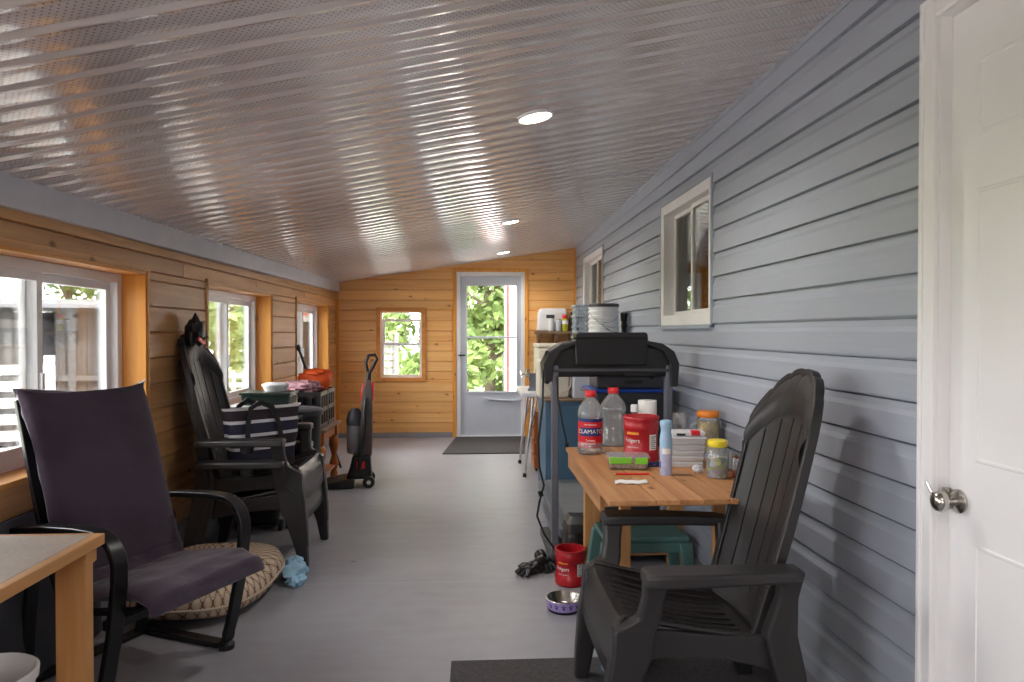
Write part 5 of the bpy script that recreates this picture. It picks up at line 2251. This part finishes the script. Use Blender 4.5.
b.prism([(-.20, 1.275), (.23, 1.275), (.228, 1.298), (.215, 1.308), (-.185, 1.308), (-.198, 1.298)], 'y', -.055, .08)
b.obj('hood_edge', 'dark_plastic', t_, bevel=.006)
b = MB()
b.box(-.355, .385, -.035, .0, 1.085, 1.103)
b.obj('crossbar', 'charcoal', t_, bevel=.004)
b = MB()
b.box(-.29, -.12, -.024, -.019, 1.062, 1.078)
b.box(.10, .28, -.024, -.019, 1.062, 1.078)
b.obj('speaker_slot', 'black_lacquer', t_)

b = MB()
b.tube([(.47, 3.90, 1.06), (.475, 3.885, .95), (.50, 3.88, .80), (.52, 3.88, .72), (.525, 3.88, .685)], .005, 8)
b.cyl((.525, 3.88, .69), (.525, 3.88, .645), .011)
tag(b.obj('power_cord', 'dark_plastic', smooth=True), 'black cord with a plug hanging in front of the blue cabinet', 'cord')
b = MB()
b.tube([(.425, 3.99, 1.20), (.40, 3.94, 1.08), (.395, 3.93, .9), (.37, 3.92, .70), (.375, 3.92, .55), (.40, 3.90, .45), (.375, 3.90, .36), (.36, 3.89, .28), (.40, 3.88, .18), (.47, 3.87, .08), (.52, 3.85, .012)], .006, 8)
b.cyl((.375, 3.895, .42), (.385, 3.895, .39), .013)
tag(b.obj('power_cord', 'black_lacquer', smooth=True), 'black cord running down beside the treadmill post to the floor', 'cord')

# grey totes on the treadmill deck
t_ = thing('storage_tote', 'plain dark tote under the blue-lidded tote on the treadmill deck', 'tote', (.975, 4.46, .168))
b = MB()
b.loft([((0, 0, 0), .20, .14), ((0, 0, .38), .235, .165)])
b.obj('body', 'charcoal', t_, bevel=.02)
b = MB()
b.box(-.245, .245, -.175, .175, .37, .395)
b.obj('lid', 'charcoal', t_, bevel=.006)
t_ = thing('storage_tote', 'dark tote with bright blue rim under the treadmill console', 'tote', (.985, 4.44, .565))
b = MB()
b.loft([((0, 0, 0), .20, .14), ((0, 0, .38), .232, .165)])
b.obj('body', 'charcoal', t_, bevel=.02)
b = MB()
b.rings([[(-.258, -.185, .372), (.258, -.185, .372), (.258, .18, .372), (-.258, .18, .372)], [(-.262, -.19, .392), (.262, -.19, .392), (.262, .185, .392), (-.262, .185, .392)]])
b.obj('lid', 'blue_plastic', t_, bevel=.008)
b = MB()
b.box(-.285, -.24, -.12, .1, .365, .385)
b.obj('handle', 'charcoal', t_, bevel=.008)
t_ = thing('document_case', 'flat dark case lying on the blue-rimmed tote', 'case', (1.005, 4.46, .958))
b = MB()
b.box(-.235, .225, -.15, .13, 0, .075)
b.obj('body', 'charcoal', t_, bevel=.01)
b = MB()
b.box(-.06, .05, -.162, -.15, .03, .05)
b.obj('handle', 'dark_plastic', t_, bevel=.004)

# ------------------------------------------------------------------ far right corner
t_ = thing('cabinet', 'slate blue cabinet behind the treadmill', 'cabinet', (.90, 5.75, 0))
b = MB()
b.box(-.33, .39, -.31, .31, .02, .765)
b.obj('body', 'blue_paint', t_, bevel=.006)
b = MB()
b.box(-.34, .395, -.325, .32, .765, .785)
b.obj('top', 'shelf_wood', t_, bevel=.004)
b = MB()
b.box(-.32, .38, -.30, .30, 0, .02)
b.obj('plinth', 'dark_plastic', t_)
b = MB()
b.box(-.31, .37, -.322, -.312, .06, .74)
d_ = b.obj('door', 'blue_paint', t_, bevel=.004)

t_ = thing('machine_case', 'cream case with a moulded ring on the blue cabinet', 'case', (.655, 5.68, .785))
b = MB()
b.box(-.13, .115, -.13, .13, 0, .30)
b.obj('body', 'cream_plastic', t_, bevel=.02, seg=3)
b = MB()
b.tube([(.03 + .10 * math.cos(a), -.133, .13 + .10 * math.sin(a)) for a in [2 * PI * i / 28 for i in range(28)]], .005, 6, closed=True)
b.obj('moulded_ring', 'cream_plastic', t_, smooth=True)
t_ = thing('appliance_box', 'pale grey box beside the cream case on the blue cabinet', 'box', (.955, 5.62, .785))
b = MB()
b.box(-.16, .0, -.14, .14, 0, .29)
b.obj('body', 'pale_box', t_, bevel=.01)
b = MB()
b.box(-.165, .005, -.145, .145, .29, .31)
b.obj('lid', 'pale_box', t_, bevel=.005)

ordn = ['topmost', 'second', 'third', 'fourth', 'fifth', 'sixth', 'seventh', 'eighth', 'ninth', 'tenth']
def pail_parts(t_):
    b = MB()
    b.lathe([(.09, 0), (.112, .34), (.117, .342), (.117, .362), (.126, .364), (.128, .376), (.120, .380), (.115, .376)], n=36, cap=False)
    b.lathe([(.0, .002), (.09, .002)], n=36, cap=False)
    b.obj('body', 'white_plastic', t_, smooth=True)
    b = MB()
    b.tube([(.126 * math.cos(a), .126 * math.sin(a), .352 - .11 * max(0, math.sin(a * -1))) for a in [PI + PI * i / 16 for i in range(17)]], .0022, 6)
    b.obj('bail', 'steel', t_, smooth=True)


px_, py_ = 1.092, 5.80
p0 = None
NP = 10
for k in range(NP):
    zz = .786 + .04 * (NP - 1 - k)
    lab = ('white plastic pail, topmost of the nested stack, just under the grey lid' if k == 0 else 'white plastic pail, %s from the top of the nested stack' % ordn[k])
    if p0 is None:
        p0 = thing('pail', lab, 'pail', (px_, py_, zz), 0, 'nested white pails on the cabinet')
        pail_parts(p0)
    else:
        dup(p0, (px_, py_, zz), R(23 * k), lab)
b = MB()
b.lathe([(.129, -.010), (.131, .010), (.125, .018), (.118, .012), (.0, .016)], n=36)
tag(b.obj('bucket_cover', 'charcoal', smooth=True, loc=(px_, py_, .786 + .04 * (NP - 1) + .381)), 'dark grey lid on top of the nested white pails', 'lid')

# metal-legged table, further back
t_ = thing('laminate_table', 'white laminate table with chrome tube legs by the far door', 'table', (.86, 6.64, 0))
b = MB()
b.box(-.42, .34, -.36, .42, .72, .765)
b.obj('tabletop', 'white_plastic', t_, bevel=.012)
for (x, y) in ((-.37, -.30), (.26, -.30), (-.37, .36), (.26, .36)):
    b = MB()
    sx = -1 if x < 0 else 1
    b.tube([(x + .06, y, .72), (x + .04, y, .5), (x - .0, y - .03, .2), (x - .02, y - .04, .0)], .012, 10)
    b.tube([(x - .0 + .10, y + .02, .72), (x + .03, y + .0, .4), (x - .0, y - .03, .2)], .010, 10)
    l_ = b.obj('leg', 'chrome_leg', t_, smooth=True)
    b = MB()
    b.lathe([(.017, 0), (.017, .03), (.012, .034)], (x - .02, y - .04, 0), 12)
    b.obj('foot_cap', 'dark_plastic', l_)
t_ = thing('utility_appliance', 'cream upright appliance behind the treadmill console', 'appliance', (.775, 6.66, .766))
b = MB()
b.box(-.17, .17, -.25, .25, 0, .40)
b.obj('body', 'cream_plastic', t_, bevel=.02, seg=3)
b = MB()
b.box(-.175, .175, -.255, .255, .40, .435)
b.obj('lid', 'cream_plastic', t_, bevel=.012, seg=3)
b = MB()
b.box(-.172, -.168, -.15, .0, .12, .2)
b.obj('badge', 'steel', t_)
t_ = thing('bench_vise', 'small grey bench vise on the white laminate table', 'vise', (.56, 6.50, .766))
b = MB()
b.loft([((0, 0, 0), .05, .05), ((0, 0, .03), .03, .035), ((0, 0, .08), .03, .03), ((0, 0, .16), .045, .03)])
b.obj('body', 'grey_metal', t_, bevel=.006)
b = MB()
b.box(-.06, -.03, -.045, .045, .12, .20)
b.box(.03, .05, -.045, .045, .12, .20)
b.obj('jaw', 'steel', t_, bevel=.004)
b = MB()
b.cyl((-.06, 0, .15), (-.11, 0, .15), .009)
b.cyl((-.11, -.06, .13), (-.11, .06, .17), .005)
b.obj('screw_handle', 'chrome', t_, smooth=True)

t_ = thing('wood_crate', 'brown slatted wooden crate on the floor under the laminate table', 'crate', (.80, 6.72, 0))
b = MB()
for k in range(4):
    b.box(-.22, .22, -.16, -.145, .03 + k * .13, .13 + k * .13)
    b.box(-.22, .22, .145, .16, .03 + k * .13, .13 + k * .13)
    b.box(-.22, -.205, -.145, .145, .03 + k * .13, .13 + k * .13)
    b.box(.205, .22, -.145, .145, .03 + k * .13, .13 + k * .13)
b.box(-.205, .205, -.145, .145, 0, .02)
b.obj('slat_body', 'side_wood', t_)
for x in (-.19, .19):
    for y in (-.13, .13):
        b = MB()
        b.box(x - .015, x + .015, y - .015, y + .015, 0, .54)
        b.obj('corner_post', 'side_wood', t_)

# shelf on slats against the back wall
t_ = thing('wall_shelf', 'grey board shelf with brackets on the pine wall beside the far door', 'shelf', (1.02, 8.60, 1.29))
b = MB()
b.box(-.25, .27, -.14, .13, 0, .03)
b.obj('board', 'shelf_wood', t_, bevel=.003)
for x in (-.20, .0, .20):
    b = MB()
    b.prism([(.13, 0), (-.10, 0), (-.10, -.03), (.10, -.16), (.13, -.20)], 'x', x - .018, x + .018)
    b.obj('bracket', 'shelf_wood', t_)
t_ = thing('bread_maker', 'white kitchen appliance on the wall shelf', 'appliance', (.98, 8.62, 1.32))
b = MB()
b.loft([((0, 0, 0), .185, .10), ((.0, 0, .22), .175, .10), ((.01, 0, .28), .16, .09)])
b.obj('body', 'white_plastic', t_, bevel=.02, seg=3)
b = MB()
b.box(-.08, .02, -.105, -.10, .16, .20)
b.obj('panel', 'charcoal', t_)
for k, (x, m1, m2, lab) in enumerate(((.955, 'white_plastic', 'white_plastic', 'white lidded canister on the wall shelf before the appliance'), (1.045, 'pale_box', 'steel', 'pale grey canister with steel lid, between white canister and oil bottle'))):
    t_ = thing('canister', lab, 'canister', (x, 8.485, 1.32), 0, 'canisters on the wall shelf')
    b = MB()
    b.lathe([(.030, 0), (.033, .005), (.033, .12), (.030, .13)], n=20)
    b.obj('body', m1, t_, smooth=True)
    b = MB()
    b.lathe([(.031, .13), (.031, .15), (.0, .153)], n=20)
    b.obj('lid', m2, t_, smooth=True)
t_ = thing('oil_bottle', 'yellow-green bottle with red cap on the wall shelf', 'bottle', (1.125, 8.49, 1.32))
b = MB()
b.lathe([(.036, 0), (.04, .006), (.04, .13), (.036, .15), (.03, .155)], n=20)
b.obj('body', 'green_oil', t_, smooth=True)
b = MB()
b.lathe([(.041, .085), (.041, .13)], n=20, cap=False)
b.obj('label_band', 'label_white', t_, smooth=True)
b = MB()
b.lathe([(.032, .155), (.033, .195), (.03, .2), (.0, .2)], n=20)
b.obj('cap', 'bright_red', t_, smooth=True)
t_ = thing('dark_bottle', 'dark brown bottle at the wall end of the shelf', 'bottle', (1.215, 8.55, 1.32))
b = MB()
b.lathe([(.034, 0), (.037, .006), (.037, .14), (.02, .18), (.014, .19), (.014, .21)], n=20)
b.obj('body', 'bark', t_, smooth=True)
b = MB()
b.lathe([(.017, .205), (.017, .235), (.0, .236)], n=16)
b.obj('cap', 'dark_plastic', t_, smooth=True)

# stack of grey-blue trays next to the pails
gt = None
GW = ['topmost', 'second', 'third', 'fourth', 'fifth', 'sixth', 'seventh', 'eighth']
for k in range(8):
    zz = .767 + .1 * (7 - k)
    lab = 'grey-blue ribbed basket, %s of the tall stack by the corner' % (GW[k] if k == 0 else GW[k] + ' from the top')
    if gt is None:
        gt = thing('basket', lab, 'basket', (1.075, 6.62, zz), 0, 'stacked grey-blue baskets')
        b = MB()
        for q in range(9):
            x = -.10 + .025 * q
            b.box(x - .004, x + .004, -.112, -.106, 0, .095)
            b.box(x - .004, x + .004, .106, .112, 0, .095)
            b.box(-.112, -.106, x - .004, x + .004, 0, .095)
            b.box(.106, .112, x - .004, x + .004, 0, .095)
        for z in (0, .045):
            b.box(-.113, .113, -.113, -.105, z, z + .01)
            b.box(-.113, .113, .105, .113, z, z + .01)
            b.box(-.113, -.105, -.105, .105, z, z + .01)
            b.box(.105, .113, -.105, .105, z, z + .01)
        b.box(-.105, .105, -.105, .105, 0, .006)
        b.obj('body', 'grey_trays', gt)
        b = MB()
        b.box(-.12, .12, -.12, -.104, .085, .099)
        b.box(-.12, .12, .104, .12, .085, .099)
        b.box(-.12, -.104, -.104, .104, .085, .099)
        b.box(.104, .12, -.104, .104, .085, .099)
        b.obj('rim', 'grey_trays', gt)
    else:
        dup(gt, (1.075, 6.62, zz), None, lab)

# black glove hanging on the siding
t_ = thing('hanging_glove', 'black glove hanging on a hook on the siding beside the pails', 'glove', (XR - .03, 5.85, 1.36))
b = MB()
b.blob((0, 0, .0), (.022, .05, .06), 16, 10, .3, 3, 2)
for k in range(4):
    b.tube([(0, -.035 + .023 * k, -.04), (.0, -.042 + .028 * k, -.09 - .01 * (k in (1, 2)))], [.013, .009], 8)
b.tube([(0, 0, .04), (0, 0, .11)], [.028, .032], 12)
b.obj('body', 'dark_plastic', t_, smooth=True)
b = MB()
b.cyl((.03, 0, .105), (-.02, 0, .112), .004)
b.obj('hook', 'steel', t_)
